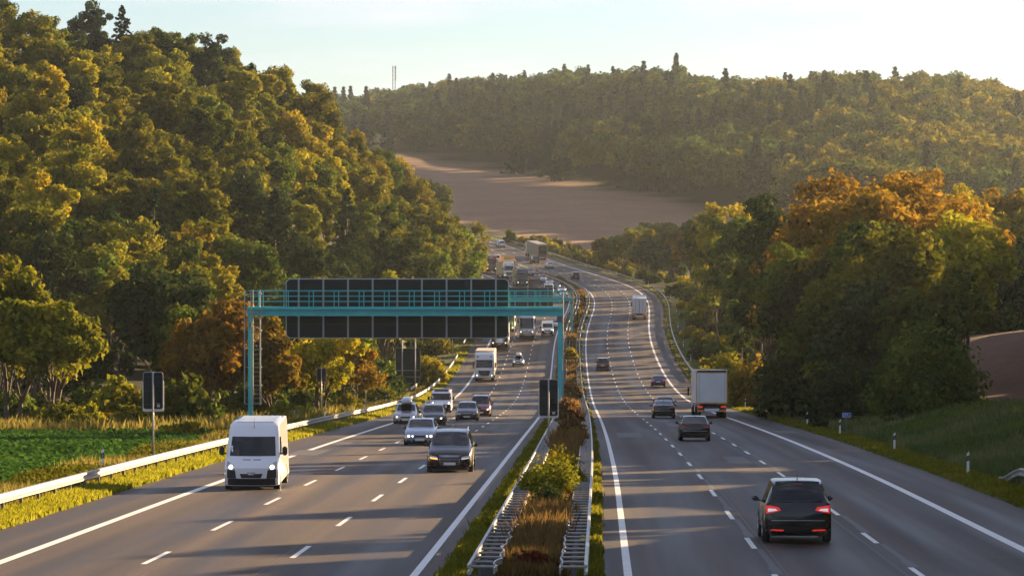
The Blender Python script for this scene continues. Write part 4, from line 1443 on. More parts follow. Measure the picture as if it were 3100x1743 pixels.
def car(kind, label, cat, shape, pk, Y, u, front=True, lamps='on', rails=False, rail_mat=None, box=None, grille='wide', tail_on=False, rear_lamp='std', detail=True, group=None, plate=True, lower='black', mirror=None, fog=False, yaw=0.0):
    sh = SHAPES[shape]
    p = rpos(Y, u, 0.008)
    p2 = rpos(Y + 5, u, 0.008)
    hd = math.atan2(-(p2[0] - p[0]), p2[1] - p[1])
    slope = math.atan2(p2[2] - p[2], 5.0)
    L, W, H, hood, belt, tail, zb = (sh[k] for k in ('L', 'W', 'H', 'hood', 'belt', 'tail', 'zb'))
    # Y is where the wheels nearest the camera stand
    wb = L * 0.30
    yc = Y + wb
    p = rpos(yc, u, 0.008)
    o = thing(kind, label, cat, tuple(p), 0, group)
    o.rotation_mode = 'ZYX'
    o.rotation_euler = (slope if not front else -slope, 0, hd + (math.pi if front else 0) + yaw)
    pm = PAINTS[pk]
    link('body', part_mesh(sh, 'body', pm), o)
    for nm, k in (('windscreen', 'windscreen'), ('rear_window', 'rear_window'), ('side_window', 'side_window_r'), ('side_window', 'side_window_l')):
        if k in sh['parts']:
            link(nm, part_mesh(sh, k, M['glass']), o)
    w, h, b = W / 2, L / 2, sh['bvh']
    r = 0.325 if H < 1.62 else 0.37
    for s in (-1, 1):
        for y in (L * 0.30, -L * 0.285):
            wheel(o, s * (w + 0.008), y, r, 0.22, s, detail)
            arch(o, s * (w + 0.003), y, r, s)
    # underbody
    MB().box(-w * 0.8, w * 0.8, -h + 0.25, h - 0.3, zb - 0.04, zb + 0.1).build('underbody', M['black_plastic'], o)
    mirror_pair(o, w * 0.98, sh['y_ws'] - 0.38, belt + 0.06, mirror or pm)
    if front:
        lm = {'on': M['lamp_on'], 'off': M['lamp_off'], 'drl': M['lamp_glow']}[lamps]
        for s in (-1, 1):
            if grille == 'four':
                for cx, rr in ((0.68, 0.115), (0.44, 0.08)):
                    hl = stick_round(o, 'headlight', b, s * w * cx, hood * 0.66, rr, 1, M['lamp_off'])
                    if hl:
                        stick_round(hl, 'lamp_bulb', b, s * w * cx, hood * 0.66, rr * 0.62, 1, lm, 0.022)
            else:
                hl = stick(o, 'headlight', b, [(s * w * 0.50, hood * 0.60), (s * w * 0.86, hood * 0.64), (s * w * 0.88, hood * 0.78), (s * w * 0.54, hood * 0.71)], 1, M['lamp_off'] if lamps == 'drl' else (M['lamp_off'] if lamps == 'off' else M['lamp_off']))
                if hl and lamps != 'off':
                    mm = M['indicator'] if (lamps == 'drl' and s == 1) else lm
                    if lamps == 'drl':
                        stick(hl, 'lamp_bulb', b, [(s * w * 0.52, hood * 0.605), (s * w * 0.85, hood * 0.645), (s * w * 0.86, hood * 0.695), (s * w * 0.53, hood * 0.655)], 1, mm, 0.02)
                    else:
                        stick_round(hl, 'lamp_bulb', b, s * w * 0.70, hood * 0.675, 0.062, 1, mm, 0.022)
            if fog or detail:
                stick(o, 'fog_light', b, [(s * w * 0.58, hood * 0.33), (s * w * 0.80, hood * 0.33), (s * w * 0.80, hood * 0.42), (s * w * 0.58, hood * 0.42)], 1, M['black_plastic'], 0.006)
        # grille and lower intake
        if grille == 'big':
            fr = stick(o, 'grille_frame', b, [(-w * 0.40, hood * 0.30), (w * 0.40, hood * 0.30), (w * 0.47, hood * 0.76), (-w * 0.47, hood * 0.76)], 1, M['chrome'], 0.008)
            g = stick(o, 'grille', b, [(-w * 0.37, hood * 0.32), (w * 0.37, hood * 0.32), (w * 0.44, hood * 0.74), (-w * 0.44, hood * 0.74)], 1, M['black_plastic'], 0.016)
            for i in range(6):
                z = hood * (0.37 + 0.065 * i)
                stick(g, 'grille_bar', b, [(-w * 0.40, z), (w * 0.40, z), (w * 0.40, z + 0.015), (-w * 0.40, z + 0.015)], 1, M['rim'], 0.024)
        else:
            gw = 0.36 if grille == 'four' else 0.42
            g = stick(o, 'grille', b, [(-w * gw * 0.9, hood * 0.60), (w * gw * 0.9, hood * 0.60), (w * gw, hood * 0.73), (-w * gw, hood * 0.73)], 1, M['black_plastic'], 0.009)
            if g:
                stick(g, 'grille_trim', b, [(-w * gw, hood * 0.72), (w * gw, hood * 0.72), (w * gw, hood * 0.745), (-w * gw, hood * 0.745)], 1, M['chrome'], 0.016)
            stick(o, 'lower_intake', b, [(-w * 0.48, hood * 0.30), (w * 0.48, hood * 0.30), (w * 0.40, hood * 0.47 if grille != 'deep' else hood * 0.58), (-w * 0.40, hood * 0.47 if grille != 'deep' else hood * 0.58)], 1, M['black_plastic'], 0.007)
        if lower == 'black':
            stick(o, 'bumper_lip', b, [(-w * 0.84, zb + 0.02), (w * 0.84, zb + 0.02), (w * 0.86, hood * 0.32), (-w * 0.86, hood * 0.32)], 1, M['black_plastic'], 0.005, 10, 2)
        if plate:
            stick(o, 'number_plate', b, [(-0.26, hood * 0.40), (0.26, hood * 0.40), (0.26, hood * 0.40 + 0.11), (-0.26, hood * 0.40 + 0.11)], 1, M['plate'], 0.03, 2, 1)
    else:
        tm = M['tail_on'] if tail_on else M['tail']
        for s in (-1, 1):
            tl = stick(o, 'tail_light', b, [(s * w * 0.50, tail * 0.80), (s * w * 0.93, tail * 0.72), (s * w * 0.93, tail * 0.93), (s * w * 0.56, tail * 0.88)], -1, tm, 0.014)
            if tl and rear_lamp == 'clear':
                stick(tl, 'reversing_lamp', b, [(s * w * 0.60, tail * 0.80), (s * w * 0.88, tail * 0.77), (s * w * 0.88, tail * 0.85), (s * w * 0.66, tail * 0.84)], -1, M['lamp_glow'], 0.024)
            stick(o, 'reflector', b, [(s * w * 0.42, tail * 0.30), (s * w * 0.80, tail * 0.31), (s * w * 0.80, tail * 0.345), (s * w * 0.42, tail * 0.335)], -1, M['glow_refl'] if rear_lamp == 'clear' else M['tail'], 0.01)
        stick(o, 'rear_bumper', b, [(-w * 0.86, zb + 0.03), (w * 0.86, zb + 0.03), (w * 0.88, tail * 0.42), (-w * 0.88, tail * 0.42)], -1, M['black_plastic'], 0.005, 10, 2)
        stick(o, 'bumper_trim', b, [(-w * 0.78, tail * 0.55), (w * 0.78, tail * 0.55), (w * 0.78, tail * 0.57), (-w * 0.78, tail * 0.57)], -1, M['rim'], 0.008, 10, 1)
        if plate:
            stick(o, 'number_plate', b, [(-0.26, tail * 0.60), (0.26, tail * 0.60), (0.26, tail * 0.60 + 0.11), (-0.26, tail * 0.60 + 0.11)], -1, M['plate'] if plate != 'dark' else M['black_plastic'], 0.02, 2, 1)
        stick(o, 'brake_light', b, [(-0.16, H - 0.14), (0.16, H - 0.14), (0.16, H - 0.115), (-0.16, H - 0.115)], -1, M['tail'], 0.02, 3, 1)
    # aerial
    if detail:
        MB().tube((0, sh['y_rr'] + 0.1, H - 0.02), (0, sh['y_rr'] - 0.08, H + 0.13), 0.018, 6, 0.006).build('aerial', M['black_plastic'], o)
    if rails:
        for s in (-1, 1):
            mb = MB()
            x = s * sh['wr'] * w * 0.93
            pts = [(x, sh['y_rf'] - 0.15, H - 0.03), (x, sh['y_rf'] - 0.35, H + 0.045), (x, sh['y_rr'] + 0.3, H + 0.045), (x, sh['y_rr'] + 0.05, H - 0.03)]
            for a, c in zip(pts, pts[1:]):
                mb.tube(a, c, 0.022, 6)
            mb.build('roof_rail', rail_mat or M['chrome'], o)
    if rails == 'bars' or box:
        for y in (sh['y_rf'] - 0.5, sh['y_rr'] + 0.5):
            MB().box(-sh['wr'] * w, sh['wr'] * w, y - 0.03, y + 0.03, H + 0.05, H + 0.085).build('roof_bar', M['black_plastic'], o)
    if box:
        mb = MB()
        vs, fs = [], []
        secs = [(1.0, 0.30, 0.10), (0.85, 0.36, 0.24), (0.3, 0.40, 0.36), (-0.6, 0.40, 0.37), (-0.95, 0.34, 0.28)]
        for (y, hw, hh) in secs:
            vs += [(-hw, y - 0.1, H + 0.09), (-hw * 1.03, y - 0.1, H + 0.09 + hh * 0.5), (-hw * 0.7, y - 0.1, H + 0.09 + hh), (hw * 0.7, y - 0.1, H + 0.09 + hh), (hw * 1.03, y - 0.1, H + 0.09 + hh * 0.5), (hw, y - 0.1, H + 0.09)]
        for i in range(len(secs) - 1):
            for j in range(6):
                a = i * 6
                fs.append((a + j, a + (j + 1) % 6, a + 6 + (j + 1) % 6, a + 6 + j))
        fs += [tuple(range(5, -1, -1)), tuple(range(24, 30))]
        mb.add(vs, fs)
        lid = mb.build('roof_box', box, o, bevel=0.02, smooth=False)
        MB().box(-0.41, 0.41, -1.0, 0.85, H + 0.085, H + 0.20).build('roof_box_base', M['black_plastic'], lid, bevel=0.04)
    return o

def prism(profile, w, taper=None, bow=0.0, chamfer=0.06):
    """side outline (y, z) swept across the width, edges rounded by shrinking the outer slices"""
    pr = np.array(profile, float)
    c = pr.mean(0)
    ymax = pr[:, 0].max()
    zr = pr[:, 1]
    xs = [-1, -0.93, -0.75, -0.4, 0, 0.4, 0.75, 0.93, 1]
    vs = []
    for x in xs:
        q = pr.copy()
        if abs(x) == 1:
            d = c - q
            q = q + d / np.maximum(np.linalg.norm(d, axis=1, keepdims=True), 1e-6) * chamfer
        front = np.clip((q[:, 0] - (ymax - 2.2)) / 2.2, 0, 1)
        q[:, 0] -= bow * abs(x) ** 3 * front
        xw = x * w * np.array([taper(z) if taper else 1.0 for z in q[:, 1]])
        vs += [(xw[i], q[i, 0], q[i, 1]) for i in range(len(q))]
    n = len(pr)
    fs = []
    for s in range(len(xs) - 1):
        for i in range(n):
            j = (i + 1) % n
            fs.append((s * n + i, s * n + j, (s + 1) * n + j, (s + 1) * n + i))
    fs.append(tuple(range(n)))
    fs.append(tuple(range((len(xs) - 1) * n, len(xs) * n))[::-1])
    return vs, fs

def prism_part(parent, name, profile, w, m, taper=None, bow=0.0, chamfer=0.06):
    vs, fs = prism(profile, w, taper, bow, chamfer)
    bm = bmesh.new()
    bv = [bm.verts.new(v) for v in vs]
    for f in fs:
        bm.faces.new([bv[i] for i in f])
    bmesh.ops.recalc_face_normals(bm, faces=bm.faces)
    me = bpy.data.meshes.new(name)
    bm.to_mesh(me)
    bm.free()
    me.materials.append(m)
    for p in me.polygons:
        p.use_smooth = len(p.vertices) == 4
    try:
        me.set_sharp_from_angle(angle=math.radians(38))
    except Exception:
        pass
    o = link(name, me, parent)
    return o, BVHTree.FromPolygons([Vector(v) for v in vs], fs)

def place(kind, label, cat, Y, u, front, half, group=None):
    p = rpos(Y + half, u, 0.008)
    a, b = rpos(Y, u), rpos(Y + 2 * half, u)
    hd = math.atan2(-(b[0] - a[0]), b[1] - a[1])
    sl = math.atan2(b[2] - a[2], 2 * half)
    o = thing(kind, label, cat, tuple(p), 0, group)
    o.rotation_mode = 'ZYX'
    o.rotation_euler = (-sl if front else sl, 0, hd + (math.pi if front else 0))
    return o

def van(label, pk, Y, u, L=5.4, W=2.05, H=2.52, style='tall', lamps='on', light_bar=False, rack=False, bumper='black', grille='smile', plate=False, group=None):
    o = place('delivery_van' if style == 'tall' else 'van', label, 'van', Y, u, True, L * 0.33, group)
    pm = PAINTS[pk]
    h, w = L / 2, W / 2
    if style == 'tall':
        prof = [(h - 0.05, 0.28), (h, 0.55), (h - 0.02, 0.95), (h - 0.28, 1.18), (h - 0.62, 1.34), (h - 1.18, 2.06), (h - 1.50, H - 0.16), (h - 1.78, H - 0.02), (-h + 0.12, H), (-h, H - 0.12), (-h, 0.30)]
        zw0, zw1 = 1.36, 2.05
    else:
        prof = [(h - 0.05, 0.28), (h, 0.52), (h - 0.03, 0.88), (h - 0.3, 1.05), (h - 0.85, 1.2), (h - 1.6, H - 0.12), (h - 1.85, H - 0.02), (-h + 0.12, H), (-h, H - 0.12), (-h, 0.30)]
        zw0, zw1 = 1.22, H - 0.16
    tp = lambda z: 1.0 - 0.10 * max(0.0, (z - 1.1) / (H - 1.1)) ** 1.3
    body, b = prism_part(o, 'body', prof, w, pm, tp, 0.30, 0.07)
    k0, k1 = tp(zw0), tp(zw1)
    ws = stick(o, 'windscreen', b, [(-w * 0.86 * k0, zw0), (w * 0.86 * k0, zw0), (w * 0.84 * k1, zw1), (-w * 0.84 * k1, zw1)], 1, M['glass'], 0.012, 10, 4)
    for s, nm in ((1, 'r'), (-1, 'l')):
        stick(o, 'side_window', b, [(h - 1.95, zw0 + 0.02), (h - 0.95, zw0 + 0.02), (h - 1.42, zw1 - 0.03), (h - 1.95, zw1 - 0.03)], nm, M['glass'], 0.010, 4, 3)
        hl = stick(o, 'headlight', b, [(s * w * 0.62, 0.86), (s * w * 0.93, 0.90), (s * w * 0.93, 1.20), (s * w * 0.66, 1.06)], 1, M['lamp_off'], 0.012)
        if hl and lamps == 'on':
            stick_round(hl, 'lamp_bulb', b, s * w * 0.76, 0.98, 0.085, 1, M['lamp_on'], 0.022)
        if bumper == 'black':
            stick(o, 'bumper_corner', b, [(s * w * 0.56, 0.565), (s * w * 0.97, 0.565), (s * w * 0.97, 0.88), (s * w * 0.60, 0.88)], 1, M['black_plastic'], 0.010, 5, 3)
            stick(o, 'side_strip', b, [(-h + 0.3, 0.34), (h - 1.45, 0.34), (h - 1.45, 0.50), (-h + 0.3, 0.50)], nm, M['black_plastic'], 0.008, 4, 1)
    if bumper == 'black':
        stick(o, 'bumper', b, [(-w * 0.965, 0.30), (w * 0.965, 0.30), (w * 0.97, 0.56), (-w * 0.97, 0.56)], 1, M['black_plastic'], 0.014, 14, 2)
    if grille == 'smile':
        stick(o, 'grille', b, [(-w * 0.36, 0.58), (w * 0.36, 0.58), (w * 0.42, 0.74), (-w * 0.42, 0.74)], 1, M['black_plastic'], 0.012)
        stick(o, 'badge', b, [(-0.10, 0.69), (0.10, 0.69), (0.15, 0.80), (-0.15, 0.80)], 1, M['lamp_off'], 0.02, 2, 2)
        for s in (-1, 1):
            stick(o, 'bonnet_vent', b, [(s * 0.05, 1.225), (s * 0.34, 1.225), (s * 0.34, 1.25), (s * 0.05, 1.25)], 1, M['black_plastic'], 0.008, 3, 1)
        MB().tube((0, h - 1.42, H - 0.18), (0, h - 1.62, H + 0.16), 0.014, 6, 0.006).build('aerial', M['black_plastic'], o)
    else:
        stick(o, 'grille', b, [(-w * 0.42, 0.70), (w * 0.42, 0.70), (w * 0.52, 0.92), (-w * 0.52, 0.92)], 1, M['black_plastic'], 0.012)
        stick(o, 'badge', b, [(-0.09, 0.76), (0.09, 0.76), (0.09, 0.88), (-0.09, 0.88)], 1, M['chrome'], 0.02, 2, 2)
    if plate:
        stick(o, 'number_plate', b, [(-0.26, 0.42), (0.26, 0.42), (0.26, 0.53), (-0.26, 0.53)], 1, M['plate'], 0.03, 2, 1)
    for s in (-1, 1):
        for y in (h - 0.95, -h + 1.05):
            wheel(o, s * (w + 0.008), y, 0.345, 0.24, s)
            arch(o, s * (w + 0.003), y, 0.345, s)
        m_ = MB().box(-0.10, 0.10, -0.07, 0.07, -0.17, 0.17).build('mirror', M['black_plastic'], o, bevel=0.04, seg=2, loc=(s * (w + 0.17), h - 1.05, zw0 + 0.16))
        MB().box(-0.12, 0.12, -0.03, 0.03, -0.03, 0.03).build('mirror_arm', M['black_plastic'], m_, loc=(-s * 0.14, 0, -0.1))
    MB().box(-w * 0.8, w * 0.8, -h + 0.3, h - 0.4, 0.2, 0.36).build('underbody', M['black_plastic'], o)
    if style == 'tall':
        for i in range(7):
            y = -h + 0.45 + i * 0.46
            MB().box(-w * 0.70, w * 0.70, y, y + 0.16, H - 0.01, H + 0.018).build('roof_rib', pm, o)
    if light_bar:
        lb = MB().box(-0.62, 0.62, -0.16, 0.16, 0, 0.12).build('light_bar', M['lamp_off'], o, bevel=0.04, loc=(0, h - 2.3, H + 0.12))
        MB().box(-0.78, -0.63, -0.14, 0.14, 0.0, 0.15).build('beacon', M['amber'], lb, bevel=0.03)
        MB().box(0.63, 0.78, -0.14, 0.14, 0.0, 0.15).build('beacon', M['amber'], lb, bevel=0.03)
        MB().box(-0.66, 0.66, -0.05, 0.05, -0.14, 0.0).build('light_bar_foot', M['black_plastic'], lb)
    if rack:
        rk = MB()
        for s in (-1, 1):
            rk.tube((s * 0.75, h - 1.9, H + 0.22), (s * 0.75, -h + 0.3, H + 0.22), 0.03, 6)
        for i in range(5):
            y = h - 1.95 - i * 0.75
            rk.tube((-0.75, y, H + 0.22), (0.75, y, H + 0.22), 0.03, 6)
            for s in (-1, 1):
                rk.tube((s * 0.75, y, H), (s * 0.75, y, H + 0.24), 0.025, 6)
        rk.build('roof_rack', M['white_paint'], o)
        MB().box(-0.25, 0.15, -1.7, 1.3, 0, 0.06).build('ladder', M['steel'], o, loc=(0.1, -0.3, H + 0.26))
    return o

def lorry(kind, label, pk, Y, u, front=True, box_len=10.5, box_h=4.0, box_mat=None, cab_h=3.7, grille='mesh', lamps='on', deflector=None, sunvisor=True, rear='tilt', group=None, cab_stripe=None, sign=None, seam=None, box_frame=None):
    """articulated or rigid lorry; +y is its nose"""
    cabL = 2.25
    L = cabL + 0.55 + box_len
    o = place(kind, label, 'lorry', Y, u, front, L / 2 - 1.2, group)
    pm = PAINTS[pk]
    h, w = L / 2, 1.245
    bm_ = box_mat or M['white_paint']
    # cab
    prof = [(h - 0.05, 0.42), (h, 0.75), (h - 0.02, 1.55), (h - 0.05, 1.72), (h - 0.30, 2.78), (h - 0.52, cab_h - 0.25), (h - 0.95, cab_h), (h - cabL, cab_h), (h - cabL, 0.75), (h - 0.9, 0.5)]
    cab, b = prism_part(o, 'cab', prof, w, pm, None, 0.16, 0.07)
    ws = stick(o, 'windscreen', b, [(-w * 0.88, 1.75), (w * 0.88, 1.75), (w * 0.86, 2.66), (-w * 0.86, 2.66)], 1, M['glass'], 0.02, 10, 4)
    if sunvisor:
        MB().box(-w * 0.9, w * 0.9, -0.1, 0.12, -0.05, 0.06).build('sun_visor', M['black_plastic'] if sunvisor is True else sunvisor, o, loc=(0, h - 0.20, 2.74))
    gw = 0.58
    if grille == 'slats':
        g = stick(o, 'grille', b, [(-w * 0.62, 0.72), (w * 0.62, 0.72), (w * 0.72, 1.62), (-w * 0.72, 1.62)], 1, M['black_plastic'], 0.012)
        for i in range(6):
            z = 0.78 + i * 0.145
            q = w * (0.60 + 0.015 * i)
            stick(g, 'grille_slat', b, [(-q, z), (q, z), (q, z + 0.075), (-q, z + 0.075)], 1, M['chrome'], 0.05)
    else:
        g = stick(o, 'grille', b, [(-w * 0.46, 0.66), (w * 0.46, 0.66), (w * 0.66, 1.36), (-w * 0.66, 1.36)], 1, M['black_plastic'], 0.012)
        for i in range(4):
            z = 0.80 + i * 0.13
            stick(g, 'grille_slat', b, [(-w * 0.5, z), (w * 0.5, z), (w * 0.5, z + 0.02), (-w * 0.5, z + 0.02)], 1, M['rim'], 0.03)
        stick(o, 'grille_top', b, [(-w * 0.62, 1.38), (w * 0.62, 1.38), (w * 0.64, 1.54), (-w * 0.64, 1.54)], 1, pm if cab_stripe is None else cab_stripe, 0.03)
    for s in (-1, 1):
        hl = stick(o, 'headlight', b, [(s * w * 0.64, 0.62), (s * w * 0.96, 0.62), (s * w * 0.95, 0.92), (s * w * 0.70, 0.84)], 1, M['lamp_off'], 0.02)
        if hl and lamps == 'on':
            stick_round(hl, 'lamp_bulb', b, s * w * 0.79, 0.74, 0.09, 1, M['lamp_on'], 0.03)
        m_ = MB().box(-0.09, 0.09, -0.12, 0.12, -0.42, 0.30).build('mirror', M['black_plastic'], o, bevel=0.04, loc=(s * (w + 0.22), h - 0.22, 2.15))
        MB().box(-0.14, 0.14, -0.03, 0.03, -0.03, 0.03).build('mirror_arm', M['black_plastic'], m_, loc=(-s * 0.15, 0, 0.34))
        stick(o, 'side_window', b, [(h - 1.3, 1.85), (h - 0.42, 1.85), (h - 0.52, 2.6), (h - 1.3, 2.6)], 'r' if s > 0 else 'l', M['glass'], 0.012, 3, 2)
        stick(o, 'roof_lamp', b, [(s * w * 0.62, cab_h - 0.62), (s * w * 0.80, cab_h - 0.62), (s * w * 0.80, cab_h - 0.46), (s * w * 0.62, cab_h - 0.46)], 1, M['black_plastic'], 0.02, 2, 2)
    stick(o, 'number_plate', b, [(-0.26, 0.50), (0.26, 0.50), (0.26, 0.61), (-0.26, 0.61)], 1, M['plate'], 0.03, 2, 1)
    # box or curtain trailer
    y1 = h - cabL - 0.55
    y0 = -h
    bx = MB().box(-1.275, 1.275, y0, y1, 1.18, box_h).build('cargo_body', bm_, o, bevel=0.03)
    fr = box_frame or M['rim']
    fm = MB()
    for s in (-1, 1):
        fm.box(s * 1.285 - 0.012, s * 1.285 + 0.012, y0, y0 + 0.12, 1.2, box_h - 0.03)
        for k in range(1, int(box_len / 2.6)):
            yy = y0 + k * box_len / int(box_len / 2.6)
            fm.box(s * 1.284 - 0.010, s * 1.284 + 0.010, yy - 0.05, yy + 0.05, 1.2, box_h - 0.05)
        fm.box(s * 1.285 - 0.012, s * 1.285 + 0.012, y0 + 0.13, y1, 1.12, 1.22)
    fm.build('side_frame', fr, bx)
    if rear == 'tilt':
        rp = MB().box(-1.21, 1.21, y0 - 0.025, y0 - 0.004, 1.30, box_h - 0.22).build('rear_panel', bm_, bx)
        e = MB()
        e.box(-1.275, -1.215, y0 - 0.035, y0 - 0.003, 1.20, box_h - 0.22)
        e.box(1.215, 1.275, y0 - 0.035, y0 - 0.003, 1.20, box_h - 0.22)
        e.box(-1.213, 1.213, y0 - 0.033, y0 - 0.003, 1.20, 1.28)
        e.box(-1.213, 1.213, y0 - 0.033, y0 - 0.003, box_h - 0.28, box_h - 0.222)
        e.build('edge_marking', M['amber'], bx)
        MB().box(-1.20, 1.20, y0 - 0.06, y0 - 0.003, box_h - 0.21, box_h - 0.06).build('curtain_roll', M['black_plastic'], bx)
        sm = MB()
        for x in (-1.03, 1.06):
            sm.box(x - 0.012, x + 0.012, y0 - 0.036, y0 - 0.026, 1.32, box_h - 0.30)
        sm.build('seam', M['rim'], bx)
    elif rear == 'doors':
        d = MB()
        for x in (-0.66, -0.05, 0.05, 0.66):
            d.tube((x, y0 - 0.04, 1.25), (x, y0 - 0.04, box_h - 0.35), 0.025, 6)
        d.build('door_bar', M['steel_dark'], bx)
        MB().box(-1.29, 1.29, y0 - 0.03, y0 + 0.3, box_h - 0.32, box_h + 0.03).build('header_beam', bm_, bx)
        for s in (-1, 1):
            MB().box(s * 1.1 - 0.09, s * 1.1 + 0.09, y0 - 0.02, y0 - 0.004, 1.5, 1.95).build('amber_marker', M['amber'], bx)
    else:
        MB().box(-1.05, 1.05, y0 - 0.03, y0 - 0.004, 1.40, box_h - 0.45).build('rear_panel', M['sign_back'], bx)
        t2 = MB()
        for i, z in enumerate((2.95, 2.62)):
            for k in range(9 if i else 5):
                xx = -0.62 + k * 0.15 + (0.3 if not i else 0)
                t2.box(xx, xx + 0.10, y0 - 0.042, y0 - 0.031, z, z + 0.15)
        t2.build('rear_lettering', M['lamp_off'], bx)
        for s in (-1, 1):
            MB().box(s * 1.16 - 0.05, s * 1.16 + 0.05, y0 - 0.02, y0 - 0.003, 1.3, box_h - 0.1).build('edge_marking', M['amber'], bx)
    # chassis, lamps and underrun bar
    MB().box(-0.55, 0.55, y0 + 0.2, h - 0.6, 0.72, 1.10).build('chassis', M['black_plastic'], o)
    ub = MB().box(-1.18, 1.18, y0 + 0.02, y0 + 0.14, 0.52, 0.82).build('rear_bar', M['black_plastic'], o)
    MB().box(-0.62, 0.62, y0 - 0.002, y0 + 0.018, 0.56, 0.80).build('rear_plate', M['white_paint'], ub)
    for s in (-1, 1):
        MB().box(s * 0.92 - 0.26, s * 0.92 + 0.26, y0 - 0.002, y0 + 0.018, 0.54, 0.68).build('amber_plate', M['amber'], ub)
        MB().box(s * 0.96 - 0.2, s * 0.96 + 0.2, y0 - 0.004, y0 + 0.03, 0.86, 1.0).build('tail_light', M['tail_on'], ub)
        MB().box(s * 1.1 - 0.06, s * 1.1 + 0.06, y0 + 0.6, y1 - 3.0, 0.45, 1.05).build('side_guard', M['rim'], o)
        ax = [h - 1.35, h - 3.9] if box_len > 7 else [h - 1.35]
        ax += [y0 + 2.0, y0 + 3.3, y0 + 4.6] if box_len > 9 else [y0 + 1.6]
        for y in ax:
            wheel(o, s * 1.24, y, 0.5, 0.34 if y > 0 else 0.40, s, False)
    if sign:
        cu = bpy.data.curves.new('roof_lettering', 'FONT')
        cu.body = sign
        cu.size = 0.52
        cu.extrude = 0.01
        cu.align_x = 'CENTER'
        tmp = bpy.data.objects.new('tmp', cu)
        COL.objects.link(tmp)
        me_ = bpy.data.meshes.new_from_object(tmp.evaluated_get(bpy.context.evaluated_depsgraph_get()))
        bpy.data.objects.remove(tmp)
        me_.materials.clear()
        me_.materials.append(M['white_paint'])
        l = link('roof_lettering', me_, o, (0, h - 0.37, 3.12))
        l.rotation_euler = (math.radians(76), 0, math.radians(180))
    return o

# body shapes used by the traffic
car_shape('suv', 5.05, 1.97, 1.74, 1.12, 1.12, 1.25, 0.30, -1.65, -2.36, 1.16, zb=0.26, wr=0.76)
car_shape('sedan', 4.82, 1.82, 1.45, 0.98, 0.95, 0.98, 0.15, -0.95, -1.62, 1.06, wr=0.74, rear_glass_side=False)
car_shape('sedan_fast', 4.83, 1.86, 1.48, 0.98, 0.97, 0.95, 0.10, -0.90, -1.95, 1.10, wr=0.72, rear_glass_side=False)
car_shape('estate', 4.65, 1.80, 1.49, 0.98, 0.96, 0.98, 0.20, -1.75, -2.18, 1.02, wr=0.76)
car_shape('hatch', 4.32, 1.80, 1.46, 0.98, 0.95, 0.92, 0.18, -1.25, -1.95, 1.02, wr=0.74, rear_glass_side=False)
car_shape('mpv', 4.82, 1.89, 1.76, 1.10, 1.06, 1.35, 0.45, -1.95, -2.33, 1.14, zb=0.24, wr=0.72)
car_shape('compact', 3.85, 1.70, 1.50, 0.98, 0.94, 1.02, 0.25, -1.25, -1.80, 1.00, wr=0.74)
car_shape('leisure', 4.40, 1.81, 1.80, 1.12, 1.08, 1.12, 0.42, -1.85, -2.14, 1.12, zb=0.24, wr=0.80)

paint('black', (0.003, 0.003, 0.004), rough=0.25, coat=0.35)
paint('black_brown', (0.010, 0.006, 0.006), rough=0.25, coat=0.4)
paint('night_blue', (0.008, 0.011, 0.022), rough=0.25, coat=0.5)
paint('blue', (0.015, 0.04, 0.14), rough=0.25)
paint('silver', (0.42, 0.43, 0.45), metal=0.6, rough=0.32)
paint('silver_blue', (0.30, 0.36, 0.46), metal=0.55, rough=0.28)
paint('light_silver', (0.58, 0.58, 0.58), metal=0.4, rough=0.32)
paint('grey', (0.13, 0.13, 0.14), metal=0.5, rough=0.3)
paint('charcoal', (0.03, 0.032, 0.036), metal=0.3, rough=0.28)
paint('white', (0.78, 0.79, 0.80), rough=0.3)
paint('red', (0.20, 0.010, 0.018), rough=0.28)
paint('dark_red', (0.10, 0.008, 0.010), rough=0.28)
paint('maroon', (0.085, 0.012, 0.014), rough=0.35)
paint('lorry_red', (0.24, 0.022, 0.016), rough=0.35)
paint('lorry_blue', (0.03, 0.045, 0.08), rough=0.35)
paint('lorry_green', (0.03, 0.22, 0.035), rough=0.35)
paint('yellow', (0.62, 0.34, 0.03), rough=0.4)
M['tilt_white'] = mat('tilt_white', (0.70, 0.71, 0.72), 0.5, var=0.05, vscale=0.8)
M['tilt_cream'] = mat('tilt_cream', (0.55, 0.46, 0.34), 0.55, var=0.06, vscale=0.8)
M['tilt_grey'] = mat('tilt_grey', (0.33, 0.30, 0.27), 0.55, var=0.06, vscale=0.8)
M['tilt_yellow'] = mat('tilt_yellow', (0.60, 0.36, 0.07), 0.5)
M['tilt_brown'] = mat('tilt_brown', (0.30, 0.17, 0.09), 0.55)

# ---- towards the camera
van('big white panel van with lit headlights and black bumper in the outer lane', 'white', 150.1, -17.3, 5.4, 2.05, 2.54)
car('suv_car', 'black off-roader with a huge chrome framed grille, its left lamp amber', 'car', 'suv', 'black_brown', 171.3, -10.6, lamps='drl', rails=True, grille='big', lower='none')
car('saloon_car', 'silver blue saloon with four round headlights', 'car', 'sedan', 'silver_blue', 221.3, -14.0, grille='four', lower='none')
car('estate_car', 'dark estate car with roof rails right behind the silver blue saloon', 'car', 'estate', 'night_blue', 290, -15.9, rails=True)
car('estate_car', 'silver estate car carrying a closed roof box in the outer lane', 'car', 'estate', 'silver', 297, -18.2, rails=True, box=M['lamp_off'])
van('white van with amber light bar on its roof', 'white', 366, -17.9, 4.9, 1.95, 1.95, style='low', light_bar=True, grille='wide')
car('hatchback_car', 'charcoal hatchback beside the dark red leisure van', 'car', 'hatch', 'charcoal', 314.4, -14.1, lamps='off', grille='deep', mirror=None)
car('leisure_van', 'dark red high-roofed car with black roof bars', 'car', 'leisure', 'red', 337.7, -13.6, rails='bars', rail_mat=M['black_plastic'])
